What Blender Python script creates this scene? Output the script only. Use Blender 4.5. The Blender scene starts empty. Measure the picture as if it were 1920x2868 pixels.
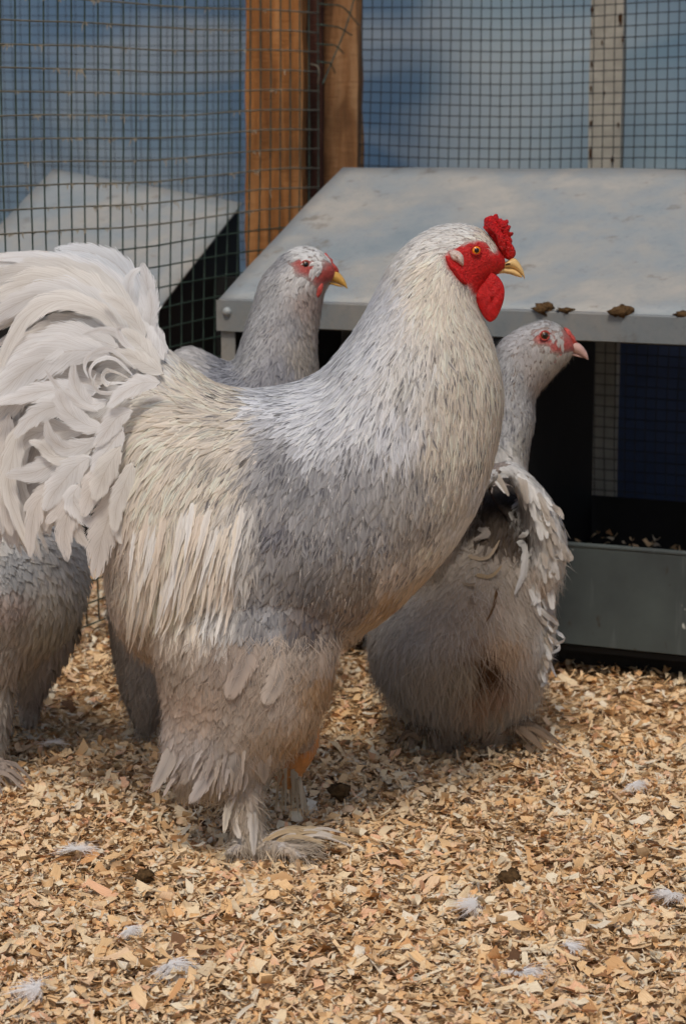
import bpy, bmesh, math, random
import numpy as np
from mathutils import Vector
from mathutils.bvhtree import BVHTree

rng = np.random.default_rng(11)
random.seed(11)
sc = bpy.context.scene
col = sc.collection

# ------------------------------------------------------------------ camera
CAM_H = 0.85
FPX, CX, CY = 6500.0, 960.0, 1434.0
PITCH = math.atan(0.1745)
cam_d = bpy.data.cameras.new('camera')
cam = bpy.data.objects.new('camera', cam_d)
col.objects.link(cam)
cam.location = (0, 0, CAM_H)
cam.rotation_euler = (math.pi / 2 - PITCH, 0, 0)
cam_d.sensor_fit = 'VERTICAL'
cam_d.sensor_height = 24.0
cam_d.lens = FPX / 2868.0 * 24.0
cam_d.clip_start = 0.05
cam_d.clip_end = 200.0
cam_d.dof.use_dof = True
cam_d.dof.focus_distance = 2.56
cam_d.dof.aperture_fstop = 7.5
sc.camera = cam

# ------------------------------------------------------------------ light
SUN_EL, SUN_AZ = math.radians(55), math.radians(188)    # azimuth clockwise from +Y: behind the camera
world = bpy.data.worlds.new('World')
sc.world = world
world.use_nodes = True
wn = world.node_tree
bg = wn.nodes['Background']
sky = wn.nodes.new('ShaderNodeTexSky')
sky.sky_type = 'NISHITA'
sky.sun_disc = False
sky.sun_elevation = SUN_EL
sky.sun_rotation = SUN_AZ
sky.dust_density = 3.0
wn.links.new(sky.outputs[0], bg.inputs[0])
bg.inputs[1].default_value = 0.085
sun_d = bpy.data.lights.new('sun', 'SUN')
sun_d.energy = 1.5
sun_d.angle = math.radians(14)
sun_d.color = (1.0, 0.92, 0.82)
sun = bpy.data.objects.new('sun', sun_d)
col.objects.link(sun)
sdir = Vector((math.sin(SUN_AZ) * math.cos(SUN_EL), math.cos(SUN_AZ) * math.cos(SUN_EL), math.sin(SUN_EL)))
sun.rotation_euler = (-sdir).to_track_quat('-Z', 'Y').to_euler()
sun.location = (1, -2, 4)
sc.view_settings.view_transform = 'Standard'
sc.view_settings.look = 'None'
sc.view_settings.exposure = 0.20
sc.view_settings.gamma = 1.0
sc.view_settings.use_curve_mapping = False
sc.cycles.use_denoising = True
sc.cycles.max_bounces = 5
sc.cycles.diffuse_bounces = 3
sc.cycles.glossy_bounces = 2
sc.cycles.transmission_bounces = 4
sc.cycles.transparent_max_bounces = 8
sc.cycles.use_adaptive_sampling = True
sc.cycles.adaptive_threshold = 0.03

# ------------------------------------------------------------------ helpers
cp, sp = math.cos(PITCH), math.sin(PITCH)


def P(px, py, Y):
    """point on the vertical plane y = Y that the photograph shows at this pixel"""
    u = (px - CX) / FPX
    v = (py - CY) / FPX
    dy = cp - sp * v
    dz = -sp - cp * v
    k = Y / dy
    return np.array((u * k, Y, CAM_H + dz * k))


def PG(px, py, z=0.0):
    """point on the level z that the photograph shows at this pixel"""
    u = (px - CX) / FPX
    v = (py - CY) / FPX
    dy = cp - sp * v
    dz = -sp - cp * v
    k = (z - CAM_H) / dz
    return np.array((u * k, dy * k, z))


DK = 1920.0 / 1568.0


def D(x, y, Y):
    return P(x * DK, y * DK, Y)


def lin(c):
    return tuple(((v / 12.92) if v <= 0.04045 else ((v + 0.055) / 1.055) ** 2.4) for v in c)


def catmull(pts, sub):
    p = np.asarray(pts, float)
    n = len(p)
    out = []
    for i in range(n - 1):
        p0 = p[max(i - 1, 0)]
        p1 = p[i]
        p2 = p[i + 1]
        p3 = p[min(i + 2, n - 1)]
        for k in range(sub):
            t = k / sub
            out.append(0.5 * ((2 * p1) + (-p0 + p2) * t + (2 * p0 - 5 * p1 + 4 * p2 - p3) * t * t
                              + (-p0 + 3 * p1 - 3 * p2 + p3) * t ** 3))
    out.append(p[-1])
    return np.array(out)


def tag(o, label=None, cat=None, group=None, kind=None):
    if label:
        o['label'] = label
    if cat:
        o['category'] = cat
    if group:
        o['group'] = group
    if kind:
        o['kind'] = kind
    return o


def link(name, me, mat=None, parent=None, loc=None):
    o = bpy.data.objects.new(name, me)
    col.objects.link(o)
    if mat is not None:
        me.materials.append(mat) if len(me.materials) == 0 else None
    if parent is not None:
        o.parent = parent
    if loc is not None:
        o.location = loc
    return o


def empty(name, loc):
    o = bpy.data.objects.new(name, None)
    col.objects.link(o)
    o.location = tuple(loc)
    o.empty_display_size = 0.05
    return o


def pmesh(name, verts, faces, mat, parent=None, smooth=True):
    """mesh given in world coordinates, child of a parent Empty (translation only)"""
    v = np.asarray(verts, float)
    off = np.array(parent_world(parent)) if parent is not None else np.zeros(3)
    me = bpy.data.meshes.new(name)
    me.from_pydata((v - off).tolist(), [], [tuple(int(i) for i in f) for f in faces])
    if smooth:
        me.polygons.foreach_set('use_smooth', [True] * len(me.polygons))
    me.update()
    return link(name, me, mat, parent)


def parent_world(o):
    w = np.zeros(3)
    while o is not None:
        w = w + np.array(o.location)
        o = o.parent
    return w


def quadmesh(name, verts, quads, mat, parent=None, uv=None, tint=None, smooth=True, nrm=None):
    """fast numpy mesh of quads; per-vertex uv and tint"""
    off = np.array(parent_world(parent)) if parent is not None else np.zeros(3)
    v = (np.asarray(verts, np.float64) - off).astype(np.float32)
    q = np.asarray(quads, np.int32)
    me = bpy.data.meshes.new(name)
    me.vertices.add(len(v))
    me.vertices.foreach_set('co', v.ravel())
    me.loops.add(q.size)
    me.loops.foreach_set('vertex_index', q.ravel())
    me.polygons.add(len(q))
    me.polygons.foreach_set('loop_start', np.arange(0, q.size, q.shape[1], dtype=np.int32))
    me.polygons.foreach_set('loop_total', np.full(len(q), q.shape[1], np.int32))
    if smooth:
        me.polygons.foreach_set('use_smooth', np.ones(len(q), bool))
    if uv is not None:
        l = me.uv_layers.new(name='UVMap')
        l.data.foreach_set('uv', np.asarray(uv, np.float32)[q.ravel()].ravel())
    if tint is not None:
        a = me.color_attributes.new('tint', 'FLOAT_COLOR', 'POINT')
        a.data.foreach_set('color', np.asarray(tint, np.float32).ravel())
    me.update(calc_edges=True)
    if nrm is not None:
        me.normals_split_custom_set_from_vertices(np.asarray(nrm, np.float32).tolist())
    return link(name, me, mat, parent)


def box_vf(c, ax, ay, az):
    c = np.asarray(c, float)
    vs = []
    for sz in (-1, 1):
        for sy in (-1, 1):
            for sx in (-1, 1):
                vs.append(c + sx * ax + sy * ay + sz * az)
    fs = [(0, 2, 3, 1), (4, 5, 7, 6), (0, 1, 5, 4), (2, 6, 7, 3), (0, 4, 6, 2), (1, 3, 7, 5)]
    return vs, fs


def bevel_obj(o, w, seg=2):
    m = o.modifiers.new('bevel', 'BEVEL')
    m.width = w
    m.segments = seg
    m.limit_method = 'ANGLE'
    m.harden_normals = False
    return o


def boxobj(name, c, ax, ay, az, mat, parent=None, bev=0.002):
    vs, fs = box_vf(c, np.asarray(ax), np.asarray(ay), np.asarray(az))
    o = pmesh(name, vs, fs, mat, parent, smooth=False)
    if bev:
        bevel_obj(o, bev)
    return o


def tube_vf(path, rad, n=6):
    path = np.asarray(path, float)
    rad = np.broadcast_to(np.asarray(rad, float), (len(path),))
    t = np.gradient(path, axis=0)
    t /= np.linalg.norm(t, axis=1)[:, None] + 1e-12
    ref = np.array((0, 0, 1.0)) if abs(t[:, 2]).mean() < 0.8 else np.array((1.0, 0, 0))
    a = np.cross(t, ref)
    a /= np.linalg.norm(a, axis=1)[:, None] + 1e-12
    b = np.cross(t, a)
    ph = np.arange(n) * 2 * math.pi / n
    v = (path[:, None, :] + rad[:, None, None] * (a[:, None, :] * np.cos(ph)[None, :, None]
                                                 + b[:, None, :] * np.sin(ph)[None, :, None])).reshape(-1, 3)
    f = []
    for i in range(len(path) - 1):
        for k in range(n):
            f.append((i * n + k, i * n + (k + 1) % n, (i + 1) * n + (k + 1) % n, (i + 1) * n + k))
    v = np.vstack([v, path[0], path[-1]])
    m = len(path) * n
    for k in range(n):
        f.append((m, (k + 1) % n, k))
        f.append((m + 1, m - n + k, m - n + (k + 1) % n))
    return v, f


def loft_vf(st, n=28, sub=4):
    """st: list of (centre, half axis a, half axis b)"""
    c = catmull([s[0] for s in st], sub)
    a = catmull([s[1] for s in st], sub)
    b = catmull([s[2] for s in st], sub)
    ph = np.arange(n) * 2 * math.pi / n
    v = (c[:, None, :] + a[:, None, :] * np.cos(ph)[None, :, None] + b[:, None, :] * np.sin(ph)[None, :, None]).reshape(-1, 3)
    m = len(c)
    f = []
    for i in range(m - 1):
        for k in range(n):
            f.append((i * n + k, i * n + (k + 1) % n, (i + 1) * n + (k + 1) % n, (i + 1) * n + k))
    v = np.vstack([v, c[0], c[-1]])
    for k in range(n):
        f.append((m * n, (k + 1) % n, k))
        f.append((m * n + 1, (m - 1) * n + k, (m - 1) * n + (k + 1) % n))
    return v, f


def side_st(U, L, w, Y, k=1.0):
    a = P(U[0] * k, U[1] * k, Y)
    b = P(L[0] * k, L[1] * k, Y)
    return ((a + b) / 2, (a - b) / 2, np.array((0, w, 0.0)))


def hor_st(y, xl, xr, dep, Y, k=1.0):
    a = P(xr * k, y * k, Y)
    b = P(xl * k, y * k, Y)
    return ((a + b) / 2, (a - b) / 2, np.array((0, dep, 0.0)))


def union_mesh(name, parts, voxel, smooth=6):
    """one continuous skin out of several closed lofts"""
    V, F, o = [], [], 0
    for v, f in parts:
        V.append(np.asarray(v))
        F += [tuple(int(i) + o for i in ff) for ff in f]
        o += len(v)
    me = bpy.data.meshes.new('tmp')
    me.from_pydata(np.vstack(V).tolist(), [], F)
    me.update()
    bm = bmesh.new()
    bm.from_mesh(me)
    bmesh.ops.recalc_face_normals(bm, faces=bm.faces)
    bm.to_mesh(me)
    bm.free()
    ob = bpy.data.objects.new('tmp', me)
    col.objects.link(ob)
    r = ob.modifiers.new('r', 'REMESH')
    r.mode = 'VOXEL'
    r.voxel_size = voxel
    s = ob.modifiers.new('s', 'SMOOTH')
    s.iterations = smooth
    s.factor = 0.5
    dg = bpy.context.evaluated_depsgraph_get()
    out = bpy.data.meshes.new_from_object(ob.evaluated_get(dg))
    out.name = name
    bpy.data.objects.remove(ob)
    bpy.data.meshes.remove(me)
    out.polygons.foreach_set('use_smooth', [True] * len(out.polygons))
    return out


def mesh_arrays(me):
    v = np.empty(len(me.vertices) * 3)
    me.vertices.foreach_get('co', v)
    v = v.reshape(-1, 3)
    me.calc_loop_triangles()
    t = np.empty(len(me.loop_triangles) * 3, np.int32)
    me.loop_triangles.foreach_get('vertices', t)
    return v, t.reshape(-1, 3)


def in_poly(x, y, poly):
    poly = np.asarray(poly, float)
    ins = np.zeros(len(x), bool)
    n = len(poly)
    j = n - 1
    for i in range(n):
        xi, yi = poly[i]
        xj, yj = poly[j]
        c = ((yi > y) != (yj > y)) & (x < (xj - xi) * (y - yi) / (yj - yi + 1e-12) + xi)
        ins ^= c
        j = i
    return ins


def noise3(p, s, seed=0):
    """cheap smooth noise in -1..1"""
    r = np.random.default_rng(seed)
    out = np.zeros(len(p))
    for k in range(6):
        d = r.normal(size=p.shape[1])
        d /= np.linalg.norm(d)
        out += np.sin((p @ d) * s * (0.6 + 0.35 * k) + r.uniform(0, 6.28))
    return out / 3.0


# ------------------------------------------------------------------ materials
class NT:
    def __init__(self, name):
        self.m = bpy.data.materials.new(name)
        self.m.use_nodes = True
        self.t = self.m.node_tree
        self.b = self.t.nodes['Principled BSDF']
        self.out = self.t.nodes['Material Output']

    def n(self, typ, **kw):
        nd = self.t.nodes.new(typ)
        for k, v in kw.items():
            if k.startswith('i_'):
                key = k[2:]
                key = int(key) if key.isdigit() else key.replace('_', ' ')
                nd.inputs[key].default_value = v
            else:
                setattr(nd, k, v)
        return nd

    def l(self, a, b):
        self.t.links.new(a, b)

    def math(self, op, a, b=None, clamp=False):
        nd = self.n('ShaderNodeMath', operation=op, use_clamp=clamp)
        for i, v in enumerate((a, b)):
            if v is None:
                continue
            if isinstance(v, (int, float)):
                nd.inputs[i].default_value = v
            else:
                self.l(v, nd.inputs[i])
        return nd.outputs[0]

    def mix(self, f, a, b, mode='MIX'):
        nd = self.n('ShaderNodeMix', data_type='RGBA', blend_type=mode)
        for i, v in ((0, f), (6, a), (7, b)):
            if isinstance(v, (int, float)):
                nd.inputs[i].default_value = v
            elif isinstance(v, tuple):
                nd.inputs[i].default_value = v if len(v) == 4 else v + (1,)
            else:
                self.l(v, nd.inputs[i])
        return nd.outputs[2]

    def ramp(self, f, stops):
        nd = self.n('ShaderNodeValToRGB')
        e = nd.color_ramp.elements
        while len(e) < len(stops):
            e.new(0.5)
        for k, (p, c) in enumerate(stops):
            e[k].position = p
            e[k].color = (c if len(c) == 4 else tuple(c) + (1,))
        self.l(f, nd.inputs[0])
        return nd.outputs[0]

    def noise(self, scale, detail=4, rough=0.55, vec=None, dist=0.0):
        nd = self.n('ShaderNodeTexNoise')
        nd.inputs['Scale'].default_value = scale
        nd.inputs['Detail'].default_value = detail
        nd.inputs['Roughness'].default_value = rough
        nd.inputs['Distortion'].default_value = dist
        if vec is not None:
            self.l(vec, nd.inputs['Vector'])
        return nd.outputs[0]

    def mapping(self, scale=(1, 1, 1), rot=(0, 0, 0), src='Object'):
        tc = self.n('ShaderNodeTexCoord')
        mp = self.n('ShaderNodeMapping')
        mp.inputs['Scale'].default_value = scale
        mp.inputs['Rotation'].default_value = rot
        self.l(tc.outputs[src], mp.inputs[0])
        return mp.outputs[0]

    def bump(self, h, strength=0.3, dist=0.01):
        nd = self.n('ShaderNodeBump')
        nd.inputs['Strength'].default_value = strength
        nd.inputs['Distance'].default_value = dist
        self.l(h, nd.inputs['Height'])
        self.l(nd.outputs[0], self.b.inputs['Normal'])
        return nd


def feather_material(name, streak=lin((0.36, 0.36, 0.39)), transl=0.30, fine=26.0, fray=0.75, bk=1.2):
    m = NT(name)
    uvn = m.n('ShaderNodeUVMap')
    uvn.uv_map = 'UVMap'
    sx = m.n('ShaderNodeSeparateXYZ')
    m.l(uvn.outputs[0], sx.inputs[0])
    at = m.n('ShaderNodeAttribute')
    at.attribute_name = 'tint'
    au = m.math('ABSOLUTE', m.math('SUBTRACT', m.math('FRACT', sx.outputs[0]), 0.5))
    au = m.math('MULTIPLY', au, 2.0)
    idn = m.math('FLOOR', sx.outputs[0])
    v = sx.outputs[1]
    # barbs run obliquely from the shaft
    cmb = m.n('ShaderNodeCombineXYZ')
    m.l(m.math('SUBTRACT', m.math('MULTIPLY', v, fine), m.math('MULTIPLY', au, fine * 0.30)), cmb.inputs[0])
    m.l(m.math('MULTIPLY', au, 1.2), cmb.inputs[1])
    m.l(m.math('ADD', m.math('MULTIPLY', idn, 3.7), m.math('GREATER_THAN', m.math('FRACT', sx.outputs[0]), 0.5)), cmb.inputs[2])
    barb = m.noise(1.0, 3, 0.75, cmb.outputs[0])
    # dark shaft streak in the middle of the feather, widest two thirds along
    wob = m.math('MULTIPLY', m.math('SUBTRACT', barb, 0.5), 0.7)
    core = m.math('SUBTRACT', 1.0, m.math('DIVIDE', m.math('ADD', au, wob), 0.60), clamp=True)
    vs = m.math('MULTIPLY', m.math('SUBTRACT', v, 0.15), 2.2, clamp=True)
    ve = m.math('MULTIPLY', m.math('SUBTRACT', 1.0, v), 4.0, clamp=True)
    k = m.math('MULTIPLY', m.math('MULTIPLY', core, at.outputs['Alpha']), m.math('MULTIPLY', vs, ve), clamp=True)
    bcol = m.mix(m.math('MULTIPLY', m.math('SUBTRACT', barb, 0.44), bk, clamp=True), at.outputs['Color'],
                 m.mix(1.0, at.outputs['Color'], (0.74, 0.71, 0.68), 'MULTIPLY'))
    c = m.mix(k, bcol, streak)
    shaft = m.math('LESS_THAN', au, 0.04)
    c = m.mix(m.math('MULTIPLY', shaft, 0.3), c, m.mix(1.0, c, (0.66, 0.60, 0.54), 'MULTIPLY'))
    m.l(c, m.b.inputs['Base Color'])
    m.b.inputs['Roughness'].default_value = 0.62
    m.b.inputs['Specular IOR Level'].default_value = 0.2
    m.bump(barb, 0.3, 0.001)
    tr = m.n('ShaderNodeBsdfTranslucent')
    m.l(c, tr.inputs[0])
    ms = m.n('ShaderNodeMixShader')
    ms.inputs[0].default_value = transl
    m.l(m.b.outputs[0], ms.inputs[1])
    m.l(tr.outputs[0], ms.inputs[2])
    # the vane parts into loose barbs towards its rim and tip
    edge = m.math('ADD', au, m.math('MULTIPLY', m.math('SUBTRACT', barb, 0.5), m.math('ADD', m.math('MULTIPLY', v, fray * 2.2), fray * 0.6)))
    tip = m.math('ADD', v, m.math('MULTIPLY', m.math('SUBTRACT', barb, 0.5), fray))
    hole = m.math('MAXIMUM', m.math('GREATER_THAN', edge, 0.90), m.math('GREATER_THAN', tip, 1.02))
    tp = m.n('ShaderNodeBsdfTransparent')
    m2 = m.n('ShaderNodeMixShader')
    m.l(hole, m2.inputs[0])
    m.l(ms.outputs[0], m2.inputs[1])
    m.l(tp.outputs[0], m2.inputs[2])
    m.l(m2.outputs[0], m.out.inputs[0])
    return m.m


def skin_material(name, c1, c2, scale=500, rough=0.45, bump=0.5, bdist=0.002):
    m = NT(name)
    vec = m.mapping()
    n1 = m.noise(scale, 3, 0.6, vec)
    n2 = m.noise(scale * 0.2, 3, 0.6, vec)
    c = m.mix(m.math('MULTIPLY', n1, n2), lin(c1), lin(c2))
    c = m.ramp(m.math('MULTIPLY', m.math('ADD', n1, n2), 0.5), [(0.35, lin(c1)), (0.62, lin(c2))])
    m.l(c, m.b.inputs['Base Color'])
    m.b.inputs['Roughness'].default_value = rough
    m.b.inputs['Specular IOR Level'].default_value = 0.35
    m.b.inputs['Subsurface Weight'].default_value = 0.12
    m.b.inputs['Subsurface Radius'].default_value = (0.004, 0.001, 0.0008)
    m.b.inputs['Subsurface Scale'].default_value = 1.0
    m.bump(n1, bump, bdist)
    return m.m


def bird_skin(name):
    m = NT(name)
    at = m.n('ShaderNodeAttribute')
    at.attribute_name = 'skin'
    n1 = m.noise(420, 3, 0.6, m.mapping())
    n2 = m.noise(110, 3, 0.6, m.mapping())
    f = m.math('MULTIPLY', m.math('ADD', m.math('MULTIPLY', n1, 1.2), m.math('MULTIPLY', n2, 0.8)), 1.0)
    f = m.math('MULTIPLY', m.math('SUBTRACT', f, 0.75), 2.0, clamp=True)
    c = m.mix(f, m.mix(1.0, at.outputs['Color'], (0.55, 0.48, 0.48), 'MULTIPLY'), at.outputs['Color'])
    m.l(c, m.b.inputs['Base Color'])
    m.b.inputs['Roughness'].default_value = 0.55
    m.b.inputs['Specular IOR Level'].default_value = 0.3
    m.bump(n1, 0.8, 0.0025)
    return m.m


def plain(name, c, rough=0.5, spec=0.4, metal=0.0, nscale=40, var=0.25, bump=0.1):
    m = NT(name)
    vec = m.mapping()
    n1 = m.noise(nscale, 5, 0.6, vec)
    c = lin(c)
    d = tuple(v * (1 - var) for v in c)
    e = tuple(min(1, v * (1 + var)) for v in c)
    m.l(m.ramp(n1, [(0.3, d), (0.7, e)]), m.b.inputs['Base Color'])
    m.b.inputs['Roughness'].default_value = rough
    m.b.inputs['Specular IOR Level'].default_value = spec
    m.b.inputs['Metallic'].default_value = metal
    if bump:
        m.bump(n1, bump, 0.003)
    return m.m


def galvanised(name, tone=1.0):
    m = NT(name)
    vec = m.mapping()
    big = m.noise(6.0, 7, 0.66, vec, 0.3)
    st = m.noise(10.0, 7, 0.7, m.mapping((1.0, 1.5, 1.0), (0, 0, 0.9)), 0.2)
    fine = m.noise(160, 4, 0.7, vec)
    c = m.ramp(big, [(0.34, lin((0.55, 0.59, 0.60))), (0.46, lin((0.60, 0.62, 0.62))), (0.54, lin((0.63, 0.63, 0.61))), (0.66, lin((0.69, 0.67, 0.63)))])
    c = m.mix(m.math('MULTIPLY', m.math('SUBTRACT', st, 0.5), 1.8, clamp=True), c, lin((0.50, 0.55, 0.58)))
    sp2 = m.math('GREATER_THAN', fine, 0.70)
    c = m.mix(m.math('MULTIPLY', sp2, 0.35), c, lin((0.70, 0.70, 0.68)))
    stn = m.noise(22, 4, 0.6, vec)
    c = m.mix(m.math('MULTIPLY', m.math('SUBTRACT', stn, 0.60), 5.0, clamp=True), c, lin((0.46, 0.42, 0.36)))
    scr = m.noise(60, 5, 0.75, m.mapping((1.0, 1.0, 1.0), (0, 0, 0.4)), 1.2)
    c = m.mix(m.math('MULTIPLY', m.math('SUBTRACT', scr, 0.52), 2.4, clamp=True), c, m.mix(1.0, c, (0.70, 0.72, 0.74), 'MULTIPLY'))
    c = m.mix(1.0, c, (tone, tone, tone), 'MULTIPLY')
    m.l(c, m.b.inputs['Base Color'])
    m.b.inputs['Metallic'].default_value = 0.15
    r = m.math('ADD', m.math('MULTIPLY', big, 0.25), 0.42)
    m.l(r, m.b.inputs['Roughness'])
    m.bump(m.math('ADD', fine, m.math('MULTIPLY', big, 3.0)), 0.12, 0.003)
    return m.m


def soiled_metal(name):
    m = NT(name)
    vec = m.mapping()
    big = m.noise(7, 5, 0.6, vec)
    drip = m.noise(30, 3, 0.6, m.mapping((1.4, 1.4, 0.16)))
    spot = m.noise(55, 2, 0.5, m.mapping((1.0, 1.0, 0.55)))
    c = m.ramp(big, [(0.3, lin((0.20, 0.22, 0.22))), (0.7, lin((0.28, 0.31, 0.30)))])
    c = m.mix(m.math('MULTIPLY', m.math('SUBTRACT', drip, 0.60), 3.0, clamp=True), c, lin((0.44, 0.46, 0.45)))
    c = m.mix(m.math('MULTIPLY', m.math('SUBTRACT', spot, 0.71), 14, clamp=True), c, lin((0.80, 0.80, 0.76)))
    c = m.mix(m.math('MULTIPLY', m.math('SUBTRACT', 0.31, spot), 12, clamp=True), c, lin((0.20, 0.17, 0.14)))
    m.l(c, m.b.inputs['Base Color'])
    m.b.inputs['Roughness'].default_value = 0.7
    m.bump(big, 0.1, 0.004)
    return m.m


def wood(name, c1, c2, c3, vert_scale=0.06, scale=26):
    m = NT(name)
    v1 = m.mapping((1, 1, vert_scale))
    g = m.noise(scale, 6, 0.65, v1, 0.8)
    k = m.noise(9, 4, 0.6, m.mapping((1, 1, 0.5)))
    saw = m.noise(120, 2, 0.5, m.mapping((0.25, 0.25, 1.6), (0.5, 0.3, 0)))
    c = m.ramp(g, [(0.30, lin(c1)), (0.52, lin(c2)), (0.72, lin(c3))])
    c = m.mix(m.math('MULTIPLY', m.math('SUBTRACT', k, 0.55), 3.0, clamp=True), c, lin(tuple(x * 0.6 for x in c1)))
    c = m.mix(m.math('MULTIPLY', saw, 0.25), c, m.mix(1.0, c, (0.6, 0.55, 0.5), 'MULTIPLY'))
    m.l(c, m.b.inputs['Base Color'])
    m.b.inputs['Roughness'].default_value = 0.8
    m.b.inputs['Specular IOR Level'].default_value = 0.2
    m.bump(m.math('ADD', g, m.math('MULTIPLY', saw, 0.6)), 0.5, 0.006)
    return m.m


def tint_material(name, rough=0.75, transl=0.0, gscale=90):
    """colour from the mesh, fine grain on top"""
    m = NT(name)
    at = m.n('ShaderNodeAttribute')
    at.attribute_name = 'tint'
    uvn = m.n('ShaderNodeUVMap')
    uvn.uv_map = 'UVMap'
    mp = m.n('ShaderNodeMapping')
    mp.inputs['Scale'].default_value = (2.0, 14.0, 1)
    m.l(uvn.outputs[0], mp.inputs[0])
    g = m.noise(1.0, 3, 0.6, mp.outputs[0])
    c = m.mix(m.math('MULTIPLY', m.math('SUBTRACT', g, 0.40), 1.7, clamp=True), at.outputs['Color'],
              m.mix(1.0, at.outputs['Color'], (0.66, 0.56, 0.44), 'MULTIPLY'))
    m.l(c, m.b.inputs['Base Color'])
    m.b.inputs['Roughness'].default_value = rough
    m.b.inputs['Specular IOR Level'].default_value = 0.2
    m.bump(g, 0.35, 0.002)
    if transl:
        tr = m.n('ShaderNodeBsdfTranslucent')
        m.l(c, tr.inputs[0])
        ms = m.n('ShaderNodeMixShader')
        ms.inputs[0].default_value = transl
        m.l(m.b.outputs[0], ms.inputs[1])
        m.l(tr.outputs[0], ms.inputs[2])
        m.l(ms.outputs[0], m.out.inputs[0])
    return m.m


def tarp_material():
    m = NT('blue tarpaulin')
    big = m.noise(1.1, 2, 0.45, m.mapping((1.0, 1.0, 1.0), (0, 0.5, 0)), 0.2)
    mid = m.noise(2.2, 2, 0.45, m.mapping((0.6, 0.6, 2.4), (0, 0.75, 0)), 0.3)
    tc = m.n('ShaderNodeTexCoord')
    sx = m.n('ShaderNodeSeparateXYZ')
    m.l(tc.outputs['Object'], sx.inputs[0])
    c = m.ramp(big, [(0.34, lin((0.38, 0.51, 0.64))), (0.5, lin((0.47, 0.59, 0.70))), (0.64, lin((0.62, 0.72, 0.78)))])
    # the sheet on the right is a more faded, greener one
    faded = m.math('MULTIPLY', m.math('ADD', sx.outputs[0], 0.1), 1.2, clamp=True)
    c = m.mix(m.math('MULTIPLY', faded, 0.6), c, m.mix(1.0, c, (1.06, 1.06, 0.90), 'MULTIPLY'))
    w = m.math('MULTIPLY', m.math('SUBTRACT', mid, 0.50), 4.0, clamp=True)
    c = m.mix(m.math('MULTIPLY', w, 0.65), c, lin((0.84, 0.87, 0.87)))
    m.l(c, m.b.inputs['Base Color'])
    m.b.inputs['Roughness'].default_value = 0.5
    tr = m.n('ShaderNodeBsdfTranslucent')
    m.l(c, tr.inputs[0])
    ms = m.n('ShaderNodeMixShader')
    ms.inputs[0].default_value = 0.5
    m.l(m.b.outputs[0], ms.inputs[1])
    m.l(tr.outputs[0], ms.inputs[2])
    m.l(ms.outputs[0], m.out.inputs[0])
    return m.m


M = {}
M['feather'] = feather_material('plumage white')
M['sickle'] = feather_material('tail feather', lin((0.76, 0.72, 0.67)), 0.42, 38.0, 0.8, 3.0)
M['down'] = feather_material('down', lin((0.5, 0.46, 0.42)), 0.40, 8.0, 0.0)
M['bodyskin'] = plain('under plumage', (0.74, 0.72, 0.69), 0.9, 0.1, 0, 120, 0.25, 0.3)
M['bodyskin_hen'] = plain('under plumage grey', (0.58, 0.56, 0.54), 0.9, 0.1, 0, 120, 0.25, 0.3)
M['red'] = skin_material('red face skin', (0.55, 0.05, 0.06), (0.83, 0.13, 0.13), 420, 0.45, 0.9, 0.003)
M['comb'] = skin_material('comb red', (0.58, 0.02, 0.05), (0.88, 0.10, 0.10), 380, 0.42, 1.0, 0.005)
M['wattle'] = skin_material('wattle red', (0.60, 0.03, 0.05), (0.80, 0.09, 0.09), 600, 0.48, 0.8, 0.0022)
M['henred'] = skin_material('hen red skin', (0.56, 0.20, 0.18), (0.80, 0.34, 0.30), 500, 0.6, 0.6, 0.002)
M['birdskin'] = bird_skin('bird skin')
M['lobe'] = skin_material('ear lobe', (0.72, 0.62, 0.58), (0.84, 0.78, 0.74), 500, 0.6, 0.5, 0.002)
M['beak'] = plain('horn beak', (0.86, 0.72, 0.48), 0.35, 0.5, 0, 120, 0.12, 0.05)
M['beak_yellow'] = plain('yellow beak', (0.80, 0.62, 0.30), 0.4, 0.5, 0, 120, 0.15, 0.05)
M['beak_pink'] = plain('pinkish beak', (0.74, 0.60, 0.56), 0.4, 0.5, 0, 120, 0.15, 0.05)
M['iris'] = plain('orange iris', (0.90, 0.50, 0.08), 0.12, 0.6, 0, 600, 0.25, 0)
M['iris_dark'] = plain('brown iris', (0.36, 0.22, 0.10), 0.12, 0.6, 0, 600, 0.25, 0)
M['pupil'] = plain('black pupil', (0.02, 0.02, 0.02), 0.06, 0.7, 0, 10, 0.0, 0)
M['leg'] = plain('orange scaly leg', (0.76, 0.52, 0.30), 0.5, 0.4, 0, 90, 0.25, 0.4)
M['claw'] = plain('horn claw', (0.72, 0.58, 0.42), 0.4, 0.4, 0, 90, 0.2, 0.1)
M['galv'] = galvanised('galvanised sheet')
M['galv_shaded'] = galvanised('galvanised shaded', 0.62)  # darker copy of the lid sheet; shade of upright faces put into the colour
M['soiled'] = soiled_metal('soiled sheet')
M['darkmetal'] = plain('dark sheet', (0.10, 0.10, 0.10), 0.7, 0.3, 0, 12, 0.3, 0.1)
M['woodO'] = wood('orange brown timber', (0.38, 0.24, 0.13), (0.60, 0.40, 0.22), (0.74, 0.55, 0.36))
M['woodB'] = wood('weathered timber', (0.30, 0.20, 0.13), (0.56, 0.40, 0.26), (0.66, 0.52, 0.38), 0.10, 20)
M['batten'] = wood('dark stained batten', (0.14, 0.08, 0.06), (0.24, 0.14, 0.11), (0.32, 0.20, 0.16))
M['palepost'] = plain('flaking pale paint', (0.66, 0.64, 0.59), 0.7, 0.2, 0, 25, 0.2, 0.4)
M['rust'] = plain('rust spot', (0.28, 0.19, 0.12), 0.9, 0.1, 0, 200, 0.4, 0.5)
M['wire'] = plain('green coated wire', (0.20, 0.27, 0.23), 0.5, 0.4, 0, 60, 0.35, 0)
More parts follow.
